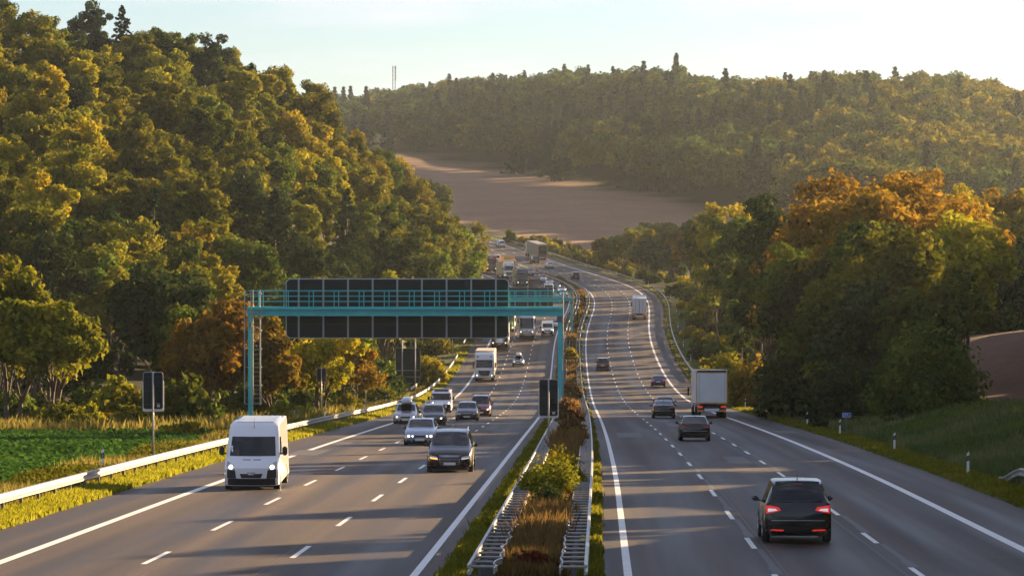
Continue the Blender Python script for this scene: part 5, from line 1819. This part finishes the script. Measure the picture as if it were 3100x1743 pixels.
lorry('articulated_lorry', 'white lorry with black grille leading the outer lane', 'white', 531, -17.4, True, 13.6, 3.95, M['tilt_cream'], 3.75)
lorry('articulated_lorry', 'dark red lorry with chrome slatted grille half behind the gantry sign', 'dark_red', 630, -17.2, True, 13.6, 4.0, M['white_paint'], 3.75, grille='slats')
car('compact_car', 'small silver car with a white topped roof box', 'car', 'compact', 'silver', 579, -13.5, box=M['white_paint'])
van('white high-roof van near the median beyond the gantry', 'white', 671, -10.1, 5.5, 2.05, 2.55, grille='wide', plate=True)
car('compact_car', 'white car half hidden behind the white high-roof van', 'car', 'compact', 'light_silver', 695, -9.3, lamps='off', detail=False)
lorry('rigid_lorry', 'bright green lorry peeping out right of the gantry sign', 'lorry_green', 680, -17.2, True, 7.5, 3.9, M['tilt_grey'], 3.5)

def coach(label, Y, u):
    L = 12.0
    o = place('coach', label, 'coach', Y, u, True, L / 2 - 2.4)
    h, w, H = L / 2, 1.25, 3.75
    prof = [(h - 0.08, 0.32), (h, 0.6), (h - 0.01, 1.25), (h - 0.14, 1.5), (h - 0.55, 3.25), (h - 0.85, 3.6), (h - 1.3, H), (-h + 0.2, H), (-h, H - 0.25), (-h, 0.35)]
    body, b = prism_part(o, 'body', prof, w, PAINTS['light_silver'], lambda z: 1 - 0.03 * max(0, z - 1.2) / 2.5, 0.35, 0.08)
    stick(o, 'windscreen', b, [(-w * 0.86, 1.42), (w * 0.86, 1.42), (w * 0.90, 3.22), (-w * 0.90, 3.22)], 1, M['glass'], 0.02, 10, 5)
    stick(o, 'front_trim', b, [(-w * 0.55, 0.86), (w * 0.55, 0.86), (w * 0.62, 0.98), (-w * 0.62, 0.98)], 1, M['black_plastic'], 0.015)
    stick(o, 'front_emblem', b, [(-0.12, 1.0), (0.12, 1.0), (0.12, 1.2), (-0.12, 1.2)], 1, M['black_plastic'], 0.02, 2, 2)
    stick(o, 'bumper_gap', b, [(-w * 0.8, 0.55), (w * 0.8, 0.55), (w * 0.8, 0.64), (-w * 0.8, 0.64)], 1, M['black_plastic'], 0.015)
    stick(o, 'number_plate', b, [(-0.26, 0.42), (0.26, 0.42), (0.26, 0.53), (-0.26, 0.53)], 1, M['plate'], 0.03, 2, 1)
    for s, nm in ((1, 'r'), (-1, 'l')):
        hl = stick(o, 'headlight', b, [(s * w * 0.60, 0.75), (s * w * 0.93, 0.80), (s * w * 0.95, 1.08), (s * w * 0.68, 1.0)], 1, M['lamp_off'], 0.02)
        stick_round(hl, 'lamp_bulb', b, s * w * 0.78, 0.90, 0.10, 1, M['lamp_on'], 0.03)
        stick(o, 'side_window', b, [(-h + 0.5, 1.75), (h - 1.2, 1.75), (h - 1.2, 3.0), (-h + 0.5, 3.0)], nm, M['glass'], 0.02, 8, 2)
        m_ = MB().box(-0.12, 0.12, -0.12, 0.12, -0.4, 0.4).build('mirror', M['black_plastic'], o, bevel=0.05, loc=(s * (w + 0.2), h + 0.05, 2.75))
        MB().box(-0.16, 0.16, -0.2, 0.04, 0.3, 0.42).build('mirror_arm', M['black_plastic'], m_, loc=(-s * 0.16, -0.05, 0))
        for y in (h - 2.6, -h + 3.2):
            wheel(o, s * (w + 0.005), y, 0.5, 0.32, s, False)
            arch(o, s * (w + 0.002), y, 0.5, s)
    MB().box(-0.8, 0.8, -1.2, 1.0, 0, 0.25).build('roof_unit', M['lamp_off'], o, bevel=0.06, loc=(0, h - 3.6, H - 0.01))
    MB().box(-0.7, 0.7, -0.06, 0.0, 0.05, 0.22).build('roof_hatch', M['black_plastic'], o, loc=(0, h - 2.55, H - 0.02))
coach('silver coach with tall windscreen beside the white high-roof van', 664, -13.4)

far = dict(detail=False)
car('estate_car', 'black car with headlights just under the far gantry beam', 'car', 'estate', 'night_blue', 796, -9.5, **far)
car('hatchback_car', 'grey car seen through the railing of the far gantry', 'car', 'hatch', 'grey', 826, -9.6, **far)
car('saloon_car', 'pale car just behind the far gantry railing by the median', 'car', 'sedan', 'light_silver', 845, -9.7, **far)
car('suv_car', 'black off-roader in the median lane just beyond the far gantry', 'car', 'suv', 'black', 864, -10.2, **far)
car('hatchback_car', 'light silver car in front of the white car in the far queue', 'car', 'hatch', 'silver', 889, -10.2, **far)
car('suv_car', 'white car between two cars in the far queue', 'car', 'suv', 'white', 905, -10.4, **far)
car('saloon_car', 'dark car at the left of the far queue by the median', 'car', 'sedan', 'charcoal', 914, -10.6, **far)
car('estate_car', 'grey estate car alone by the far median rail', 'car', 'estate', 'grey', 941, -9.2, lamps='off', **far)
car('compact_car', 'reddish car beside the maroon lorry', 'car', 'compact', 'dark_red', 905, -13.2, **far)
car('saloon_car', 'white car whose roof shows above the dark blue lorry', 'car', 'sedan', 'white', 970, -9.4, lamps='off', **far)
lorry('rigid_lorry', 'maroon box lorry just above the far gantry sign', 'maroon', 846, -15.4, True, 6.8, 3.6, M['tilt_brown'], 3.2)
lorry('articulated_lorry', 'dark blue lorry close behind the maroon lorry', 'lorry_blue', 878, -17.0, True, 13.6, 4.0, M['tilt_grey'], 3.8)
lorry('articulated_lorry', 'white tall-cabbed lorry with a cream trailer in the far queue', 'white', 920, -16.9, True, 13.6, 4.0, M['tilt_cream'], 3.75)
lorry('rigid_lorry', 'yellow box lorry in the far queue', 'yellow', 950, -12.9, True, 9.6, 4.0, M['tilt_yellow'], 3.1)
lorry('articulated_lorry', 'red lorry with white roof letters at the edge of the wood', 'lorry_red', 952, -17.3, True, 13.6, 4.0, M['tilt_brown'], 3.85, sign='STC')
van('white van behind the red lorry in the far queue', 'white', 995, -9.2, 5.0, 2.0, 2.3, grille='wide')
van('white van with a ladder rack, its roof above the far gantry sign', 'white', 836, -12.6, 5.4, 2.05, 2.4, grille='wide', rack=True, lamps='off')

# ---- away from the camera
car('mpv_car', 'black people carrier with glowing red and white tail lights', 'car', 'mpv', 'black', 110.6, 1.3, front=False, rear_lamp='clear', tail_on=True, plate=False)
car('hatchback_car', 'black hatchback with a white lit roof edge ahead of the people carrier', 'car', 'hatch', 'black', 233, 1.6, front=False, plate=False)
car('saloon_car', 'black fastback saloon with sky reflected in its rear window', 'car', 'sedan_fast', 'black', 327.7, 1.75, front=False, plate='dark')
car('hatchback_car', 'black car half hidden by the fastback saloon', 'car', 'hatch', 'black', 366, 2.75, front=False, plate='dark')
lorry('articulated_lorry', 'white curtain side lorry with yellow edge tape in the right lane', 'white', 329.7, 5.75, False, 13.6, 4.0, M['tilt_white'], 3.7, box_frame=M['lamp_off'])
car('hatchback_car', 'dark blue hatchback in the sunlit band of the right carriageway', 'car', 'hatch', 'blue', 507.9, 5.3, front=False, tail_on=True)
car('compact_car', 'dark red brown car in the left lane of the right carriageway', 'car', 'leisure', 'dark_red', 566.6, -1.3, front=False, detail=False)
lorry('articulated_lorry', 'white box lorry with double doors entering the bend', 'white', 727.7, 5.4, False, 13.6, 3.95, M['tilt_white'], 3.6, rear='doors')
car('suv_car', 'dark brown car on the bend next to the median', 'car', 'leisure', 'black_brown', 920.4, -1.2, front=False, detail=False)
car('hatchback_car', 'silver car with red tail lights far up the bend', 'car', 'hatch', 'light_silver', 978.6, 1.3, front=False, detail=False)
car('suv_car', 'black and white lit car beside the far trailer', 'car', 'leisure', 'black', 998.6, 1.3, front=False, detail=False)
lorry('articulated_lorry', 'beige curtain trailer with a dark rear panel far up the road', 'white', 1011.4, 5.4, False, 13.6, 4.1, M['tilt_grey'], 3.6, rear='panel')
car('suv_car', 'white car farthest away on the right carriageway', 'car', 'leisure', 'white', 1054, 4.7, front=False, detail=False)
# ------------------------------------------------------------------ guardrails
def w_profile():
    """W-shaped rail section: (out, up)"""
    return [(0.0, -0.155), (0.075, -0.135), (0.08, -0.075), (-0.0, -0.03), (-0.0, 0.03), (0.08, 0.075), (0.075, 0.135), (0.0, 0.155), (-0.02, 0.150), (-0.02, -0.150)]

def sweep(prof, ys, uf, zf, side):
    vs, fs = [], []
    n = len(prof)
    for Y in ys:
        u, z = uf(Y), zf(Y)
        for (o, t) in prof:
            p = rpos(Y, u + side * o)
            vs.append((p[0], p[1], p[2] + z + t))
    for i in range(len(ys) - 1):
        for j in range(n):
            k = (j + 1) % n
            fs.append((i * n + j, i * n + k, (i + 1) * n + k, (i + 1) * n + j))
    fs.append(tuple(range(n)))
    fs.append(tuple(range((len(ys) - 1) * n, len(ys) * n))[::-1])
    return vs, fs

POST = MB().box(-0.05, 0.05, -0.03, 0.03, -0.5, 0.78).mesh('post', M['steel_dark'])
def guardrail(label, u0, y0, y1, side, step=4.0, dip=(False, False), du=None):
    c = rpos(y0, u0)
    o = thing('guardrail', label, 'guardrail', tuple(c), 0, 'guardrails along the motorway')
    uf = lambda Y: u0 + (du(Y) if du else 0)
    def zf(Y):
        z = 0.60
        if dip[0]:
            z -= 0.62 * (1 - float(smooth01(y0, y0 + 9, Y)))
        if dip[1]:
            z -= 0.62 * float(smooth01(y1 - 9, y1, Y))
        return z
    gz = lambda Y: float(ground(*rpos(Y, uf(Y))[:2]) - rpos(Y, uf(Y))[2])
    vs, fs = sweep(w_profile(), list(np.arange(y0, y1, 2.0 if y0 < 400 else 4.0)) + [y1], uf, lambda Y: zf(Y) + gz(Y), side)
    r = MB().add(vs, fs).build('rail', M['steel'], o)
    r.location = -Vector(c)
    ys = np.arange(y0 + 1.2, y1, step)
    for i, Y in enumerate(ys[:100]):
        p = rpos(Y, uf(Y) - side * 0.08)
        q = link('post', POST, o, Vector((p[0], p[1], p[2] + gz(Y) + zf(Y) - 0.62)) - Vector(c))
    return o

guardrail('long pale W-beam guardrail beside the left carriageway, sunlit in front', -23.0, 92, 470, 1, 4.0)
guardrail('second W-beam guardrail on the left verge beyond the three panel sign', -23.0, 474, 600, 1, 4.0)
guardrail('far left W-beam guardrail at the foot of the wooded hill', -23.2, 640, 1010, 1, 5.0)
guardrail('short pale parapet rail set back behind the left guardrail', -25.2, 478, 520, 1, 4.0)
guardrail('stub of guardrail with a sloping end at the right edge', 11.9, 100, 160, -1, 2.0, dip=(False, True))
guardrail('curving guardrail beside the right carriageway before the bend', 11.0, 520, 866, -1, 4.0, dip=(True, False))
guardrail('guardrail on the outside of the far bend along the field', 11.3, 890, 1240, -1, 4.0)

BARPROF = [(0.0, -0.155), (0.07, -0.13), (0.07, 0.13), (0.0, 0.155), (-0.01, 0.15), (-0.01, -0.15)]
def ladder_barrier(label, uf_front, dirn, y0, y1, wavy):
    """double rail with spacer bars between: front rail faces the traffic"""
    c = rpos(y0, uf_front)
    o = thing('median_barrier', label, 'guardrail', tuple(c), 0, 'ladder type median barriers')
    ys = list(np.arange(y0, 300, 1.0)) + list(np.arange(300, y1, 5.0))
    vs, fs = sweep([(o_ * 0.8, t_ * 0.75) for o_, t_ in w_profile()], ys, lambda Y: uf_front, lambda Y: 0.62, -dirn)
    r = MB().add(vs, fs).build('front_rail', M['steel'], o)
    r.location = -Vector(c)
    def uw(Y):
        k = wavy * (1.0 if Y < 112 else 0.25)
        return uf_front + dirn * (0.52 + k * 0.055 * (math.sin(Y * 1.9) + 0.6 * math.sin(Y * 0.83 + 1)))
    vs, fs = sweep([(0, -0.07), (0.03, -0.06), (0.03, 0.06), (0, 0.07)], ys, uw, lambda Y: 0.60, dirn)
    r = MB().add(vs, fs).build('back_rail', M['steel'], o)
    r.location = -Vector(c)
    yb = np.concatenate([np.arange(y0 + 0.5, 300, 1.9), np.arange(300, y1, 4.0)])
    bar = {}
    rest = MB()
    for i, Y in enumerate(yb):
        a, b = rpos(Y, uf_front + dirn * 0.02, 0.66), rpos(Y, uw(Y), 0.66)
        if i < 100:
            mb = MB().tube(a - c, b - c, 0.035, 6)
            q = mb.build('spacer_bar', M['steel'], o)
        else:
            rest.tube(a - c, b - c, 0.035, 6)
    rr = rest.build('spacer_bar', M['steel'], o)
    rr['kind'] = 'stuff'
    ps = MB()
    for i, Y in enumerate(np.arange(y0 + 1, min(y1, y0 + 200), 2.0)):
        p = rpos(Y, uf_front + dirn * 0.26)
        link('post', POST, o, Vector((p[0], p[1], p[2] - 0.1)) - Vector(c))
    return o
ladder_barrier('ladder type barrier along the left edge of the median, its inner rail buckled', -7.0, 1, 86, 1000, 1.0)
ladder_barrier('ladder type barrier along the right edge of the median', -4.5, -1, 86, 1040, 0.5)

# ------------------------------------------------------------------ delineator posts
def delineator_meshes():
    body = MB()
    body.add([(-0.055, -0.04, -0.4), (0.055, -0.04, -0.4), (0.04, 0.05, -0.4), (-0.04, 0.05, -0.4), (-0.055, -0.04, 0.90), (0.055, -0.04, 0.98), (0.04, 0.05, 0.98), (-0.04, 0.05, 0.90)], [(3, 2, 1, 0), (4, 5, 6, 7), (0, 1, 5, 4), (1, 2, 6, 5), (2, 3, 7, 6), (3, 0, 4, 7)])
    band = MB().add([(-0.058, -0.043, 0.58), (0.058, -0.043, 0.62), (0.043, 0.053, 0.62), (-0.043, 0.053, 0.58), (-0.058, -0.043, 0.80), (0.058, -0.043, 0.84), (0.043, 0.053, 0.84), (-0.043, 0.053, 0.80)], [(3, 2, 1, 0), (4, 5, 6, 7), (0, 1, 5, 4), (1, 2, 6, 5), (2, 3, 7, 6), (3, 0, 4, 7)])
    ref = MB().box(-0.02, 0.02, -0.052, -0.045, 0.64, 0.78)
    return body.mesh('post_body', M['white_paint']), band.mesh('black_band', M['black_plastic']), ref.mesh('reflector', M['lamp_off'])
DM = delineator_meshes()
def delineator(label, Y, u, group):
    p = rpos(Y, u)
    z = float(ground(p[0], p[1])) + (0.28 if u < -20 else 0.0)
    o = thing('delineator_post', label, 'marker post', (p[0], p[1], z), 0, group)
    for nm, me_ in zip(('post_body', 'black_band', 'reflector'), DM):
        link(nm, me_, o)
    return o
gR, gL = 'white marker posts on the right verge', 'white marker posts on the left verge'
for lab, Y, u in (
    ('white marker post by the sloping end of the right guardrail', 166, 11.2),
    ('white marker post in front of the long grass of the right bank', 206, 11.2),
    ('white marker post next to the blue distance sign', 250, 11.2),
    ('white marker post before the dark bushes left of the distance sign', 288, 11.3),
    ('white marker post second to the right of the curtain side lorry', 325, 11.3),
    ('white marker post nearest the curtain side lorry on its right', 358, 11.3),
    ('white marker post partly hidden behind the curtain side lorry', 395, 11.4)):
    delineator(lab, Y, u, gR)
for i, (Y, u) in enumerate(((560, 12.2), (598, 12.2), (640, 12.2), (700, 12.3), (760, 12.4), (820, 12.4), (893, 12.4), (925, 12.4), (958, 12.6), (990, 12.6))):
    delineator('tiny white marker post behind the guardrail ' + ('before' if Y < 870 else 'on the far side of') + ' the bend', Y, u, 'marker posts behind the right guardrail ' + ('before' if Y < 870 else 'beyond') + ' the bend')
for lab, Y, u in (
    ('white marker post behind the near left guardrail, nearest the camera', 158, -24.0),
    ('white marker post beside the low dark plate behind the white van', 296, -24.2),
    ('white marker post on the left verge under the gantry sign', 352, -24.2),
    ('white marker post left of the silver car with the roof box', 372, -24.2),
    ('white marker post behind the narrow tall sign', 395, -24.3),
    ('white marker post under the three panel sign', 445, -24.3),
    ('white marker post right of the three panel sign', 500, -24.0),
    ('white marker post behind the second left guardrail', 556, -24.0)):
    delineator(lab, Y, u, gL)

# ------------------------------------------------------------------ sign backs
def rounded_panel(mb, x0, x1, z0, z1, y0, y1, r):
    n = 5
    ring = []
    for (cx, cz, a0) in ((x1 - r, z1 - r, 0), (x0 + r, z1 - r, 90), (x0 + r, z0 + r, 180), (x1 - r, z0 + r, 270)):
        for i in range(n + 1):
            a = math.radians(a0 + 90 * i / n)
            ring.append((cx + r * math.cos(a), cz + r * math.sin(a)))
    m = len(ring)
    vs = [(x, y0, z) for x, z in ring] + [(x, y1, z) for x, z in ring]
    fs = [tuple(range(m)), tuple(range(2 * m - 1, m - 1, -1))] + [(i, m + i, m + (i + 1) % m, (i + 1) % m) for i in range(m)]
    mb.add(vs, fs)

def sign_back(label, Y, u, wd, z0, z1, poles=(0.0,), panels=None, kind='road_sign', ext=0.0, group=None, rim=True, sticker=False, second=False):
    p = rpos(Y, u)
    z = float(ground(p[0], p[1]))
    o = thing(kind, label, 'road sign', (p[0], p[1], z), 0, group)
    o.rotation_euler = (0, 0, math.atan(-float(road_h(Y))))
    for (a, b, w_) in (panels or [(z0, z1, wd)]):
        mb = MB()
        rounded_panel(mb, -w_ / 2, w_ / 2, a, b, 0.03, 0.055, min(0.1, w_ * 0.12))
        q = mb.build('sign_panel', M['sign_back'], o)
        mb = MB()
        rounded_panel(mb, -w_ / 2 - 0.025, w_ / 2 + 0.025, a - 0.025, b + 0.025, 0.058, 0.075, min(0.12, w_ * 0.14))
        mb.build('sign_rim', M['sign_rim'], q)
        bars = MB()
        for zz in np.linspace(a + 0.12 * (b - a), b - 0.12 * (b - a), 3 if b - a > 1.2 else 2):
            bars.box(-w_ * 0.47, w_ * 0.47, 0.018, 0.028, zz - 0.02, zz + 0.02)
        bars.build('stiffener', M['black_plastic'], q)
        if sticker:
            MB().box(w_ * 0.2, w_ * 0.36, 0.022, 0.029, a + 0.08, a + 0.24).build('sticker', M['sign_rim'], q)
    if second:
        mb = MB()
        rounded_panel(mb, -wd / 2 - 0.05, wd / 2 + 0.05, z0 - 0.12, z0 + (z1 - z0) * 0.78, 0.12, 0.14, 0.08)
        mb.build('sign_panel', M['white_paint'], o)
    for x in poles:
        MB().tube((x, 0, -0.4), (x, 0, z1 + 0.03), 0.045 if wd < 2 else 0.075, 10).build('pole', M['steel'], o, smooth=True)
    return o

sign_back('tall dark back of a road sign on a pole behind the near left guardrail', 178, -24.2, 0.86, 2.55, 4.18, sticker=True, second=True)
sign_back('tall dark back of a road sign in the median before the gantry post', 210, -6.75, 0.96, 1.75, 3.65, sticker=True, second=True)
sign_back('big three panel sign back on two posts left of the road', 465, -25.0, 2.8, 1.2, 6.6, poles=(-0.66, 0.86), panels=[(3.05, 5.6, 2.85), (2.30, 3.0, 2.95), (1.55, 2.25, 2.75)])
sign_back('small square sign back on a thin pole right of the open golden tree', 345, -27.6, 0.76, 3.25, 4.4)
sign_back('narrow tall sign back on a pole left of the three panel sign', 400, -26.6, 0.52, 2.0, 3.95, panels=[(1.95, 2.55, 0.48), (2.6, 3.9, 0.52)])
sign_back('small sign back beside the second left guardrail under the gantry sign', 606, -23.9, 0.78, 2.6, 3.4)
sign_back('small dark sign back in the median beyond the gantry', 615, -6.05, 0.74, 1.35, 2.2)
sign_back('low dark plate on a short post just behind the white panel van', 298, -26.6, 0.62, 0.75, 1.10)

def blue_sign(label, Y, u, text):
    p = rpos(Y, u)
    z = float(ground(p[0], p[1]))
    o = thing('distance_sign', label, 'road sign', (p[0], p[1], z), 0)
    mb = MB()
    rounded_panel(mb, -0.28, 0.28, 1.08, 1.37, -0.045, -0.03, 0.05)
    q = mb.build('sign_panel', M['white_paint'], o)
    mb = MB()
    rounded_panel(mb, -0.262, 0.262, 1.098, 1.352, -0.052, -0.046, 0.04)
    mb.build('sign_face', M['blue_sign'], q)
    MB().box(-0.035, 0.035, -0.027, 0.03, -0.3, 1.36).build('pole', M['steel_dark'], o)
    for (tx, sz, x0) in text:
        cu = bpy.data.curves.new('lettering', 'FONT')
        cu.body = tx
        cu.size = sz
        cu.extrude = 0.002
        tmp = bpy.data.objects.new('tmp', cu)
        COL.objects.link(tmp)
        dg = bpy.context.evaluated_depsgraph_get()
        me_ = bpy.data.meshes.new_from_object(tmp.evaluated_get(dg))
        bpy.data.objects.remove(tmp)
        me_.materials.clear()
        me_.materials.append(M['white_paint'])
        l = link('lettering', me_, q)
        l.rotation_euler = (math.radians(90), 0, 0)
        l.location = (x0, -0.056, 1.15)
    return o
blue_sign('small blue distance sign reading 277,0 on the right verge', 252, 11.75, [('277', 0.215, -0.235), (',0', 0.13, 0.115)])
blue_sign('tiny blue distance sign behind the right guardrail before the bend', 670, 12.2, [])

# ------------------------------------------------------------------ sign gantries
def gantry(label, Y, xl, xr, zdeck, pw, sx0, sx1, sz0, sz1, nm, full=True, foot_l=None):
    """xl, xr: X of the posts; zdeck: top of the beam; the sign hangs on the far side of the beam"""
    xc = (xl + xr) / 2
    zl = float(ground(xl, Y)) - 0.3
    zr_ = float(ground(xr, Y)) - 0.3
    o = thing('sign_gantry', label, 'gantry', (xc, Y, zl))
    def B(name, mb, m, parent=None):
        q = mb.build(name, m, parent or o)
        if parent is None:
            q.location = (-xc, -Y, -zl)
        return q
    tq, gs = M['turquoise'], M['steel']
    bh = 0.63
    B('post', MB().box(xl - pw / 2, xl + pw / 2, Y - 0.15, Y + 0.15, zl, zdeck - bh), tq)
    B('post', MB().box(xr - pw / 2, xr + pw / 2, Y - 0.15, Y + 0.15, zr_, zdeck - bh), tq)
    for x, z in ((xl, zl), (xr, zr_)):
        B('post_foot', MB().box(x - 0.4, x + 0.4, Y - 0.4, Y + 0.4, z - 0.4, z + 0.45), M['steel_dark'])
    beam = MB().box(xl - pw / 2 - 0.05, xr + pw / 2 + 0.05, Y - 0.28, Y + 0.28, zdeck - bh, zdeck - 0.20)
    b = B('beam', beam, tq)
    B('walkway', MB().box(xl - pw / 2 - 0.05, xr + pw / 2 + 0.05, Y - 0.55, Y + 0.45, zdeck - 0.198, zdeck), tq)
    B('beam_flange', MB().box(xl - pw / 2, xr + pw / 2, Y - 0.34, Y - 0.283, zdeck - bh, zdeck - bh + 0.10), tq)
    # railing: front and back, three rails each
    k = 0
    for yy, nmr in ((Y - 0.5, 'railing'), (Y + 0.42, 'railing')):
        mb = MB()
        for zz in (0.36, 0.72, 1.08):
            mb.tube((xl - 0.1, yy, zdeck + zz), (xr + 0.1, yy, zdeck + zz), 0.025 if zz < 1 else 0.032, 8)
        r = B('railing', mb, tq)
        for x in np.arange(xl + 0.9 if k == 0 else xl + 0.55, xr, 1.72):
            q = MB()
            if k == 0:
                q.box(x - 0.032, x + 0.032, yy - 0.07, yy - 0.03, zdeck - 0.42, zdeck + 1.08)
            else:
                q.box(x - 0.03, x + 0.03, yy - 0.03, yy + 0.03, zdeck, zdeck + 1.07)
            q.build('baluster', tq, r)
        k += 1
    # sign panel with rounded corners, seen from behind, carried by uprights
    yp = Y + 0.62
    mb = MB()
    rounded_panel(mb, sx0, sx1, sz0, sz1, yp, yp + 0.06, 0.28 if full else 0.2)
    sp = B('sign_panel', mb, M['sign_back'])
    mb = MB()
    rounded_panel(mb, sx0 - 0.06, sx1 + 0.06, sz0 - 0.06, sz1 + 0.06, yp + 0.065, yp + 0.12, 0.33 if full else 0.25)
    mb.build('sign_rim', M['sign_rim'], sp)
    st = MB()
    for zz in np.linspace(sz0 + 0.9, sz1 - 0.9, 4):
        st.box(sx0 + 0.03, sx1 - 0.03, yp - 0.035, yp - 0.003, zz - 0.04, zz + 0.04)
    st.build('stiffener', M['black_plastic'], sp)
    n = 9 if full else 5
    for i in range(n):
        x = sx0 + (sx1 - sx0) * (0.055 + 0.89 * i / (n - 1))
        B('upright', MB().box(x - 0.06, x + 0.06, yp - 0.16, yp - 0.04, sz0 - 0.02, sz1 + 0.09), M['upright_grey'])
        B('bracket', MB().box(x - 0.13, x + 0.13, Y - 0.37, Y - 0.345, zdeck - bh - 0.03, zdeck - 0.22), tq)
    # brace plates and cables at the right post
    B('splice_plate', MB().box(xr - 0.22, xr + 0.14, Y - 0.33, Y - 0.155, zdeck - bh - 0.42, zdeck - bh - 0.02), M['steel_dark'])
    B('cable_pipe', MB().tube((xr + pw / 2 + 0.05, Y - 0.2, zr_ + 0.5), (xr + pw / 2 + 0.05, Y - 0.2, zdeck + 1.0), 0.03, 8), gs)
    if full:
        # ladder with a cage on the left post, rising to the deck
        lx, ly = xl + pw / 2 + 0.28, Y - 0.34
        z0 = zl + 2.3
        lad = MB()
        for s in (-0.24, 0.24):
            lad.tube((lx + s, ly, z0), (lx + s, ly, zdeck + 1.15), 0.03, 8)
        la = B('ladder', lad, gs)
        for zz in np.arange(z0 + 0.15, zdeck - 0.5, 0.30):
            MB().tube((lx - 0.24, ly, zz), (lx + 0.24, ly, zz), 0.018, 6).build('rung', gs, la)
        cg = MB()
        for zz in np.arange(z0 + 0.1, zdeck + 1.2, 1.25):
            pts = [(xl - 0.36, ly), (xl - 0.36, ly - 0.55), (xl + 0.1, ly - 0.75), (lx + 0.36, ly - 0.55), (lx + 0.36, ly)]
            for a, c in zip(pts, pts[1:]):
                cg.tube((*a, zz), (*c, zz), 0.022, 6)
        for x, y in ((xl - 0.36, ly), (xl - 0.36, ly - 0.55), (lx + 0.36, ly - 0.55), (xl + 0.1, ly - 0.75)):
            cg.tube((x, y, z0 + 0.1), (x, y, zdeck + 1.15), 0.024, 6)
        B('ladder_cage', cg, gs)
        B('lamp', MB().box(xl - 0.05, xl + 0.12, Y - 0.36, Y - 0.155, zdeck - bh - 0.75, zdeck - bh - 0.45), M['steel_dark'])
    return o
YG = 272.0
gantry('turquoise sign gantry spanning the left carriageway, ladder on its left post', YG, at(758, YG), at(1696, YG), zat(928, YG), 0.31, at(866, YG), at(1538, YG), zat(1022, YG), zat(846, YG), 'near')
YF = 668.0
gantry('second turquoise gantry farther up the road behind the first', YF, at(1330, YF), at(1731, YF), zat(900, YF), 0.34, at(1400, YF), at(1674, YF), zat(929, YF), zat(871, YF), 'far', full=False)
zmin, zmax = float(PP[..., 2].min()), max(float(PP[..., 2].max()), 40.0) + 28
# ------------------------------------------------------------------ the evening air
hz = MB()
hz.box(-1700, 1300, -60, 3200, zmin - 1.0, zmax + 4.0)
hm = bpy.data.materials.new('haze')
hm.use_nodes = True
t = hm.node_tree
t.nodes.clear()
ho = t.nodes.new('ShaderNodeOutputMaterial')
pv = t.nodes.new('ShaderNodeVolumePrincipled')
pv.inputs['Color'].default_value = (0.84, 0.93, 1.0, 1)
pv.inputs['Density'].default_value = 0.000047
pv.inputs['Anisotropy'].default_value = 0.85
t.links.new(pv.outputs[0], ho.inputs['Volume'])
h = hz.build('haze', hm)
h['kind'] = 'stuff'
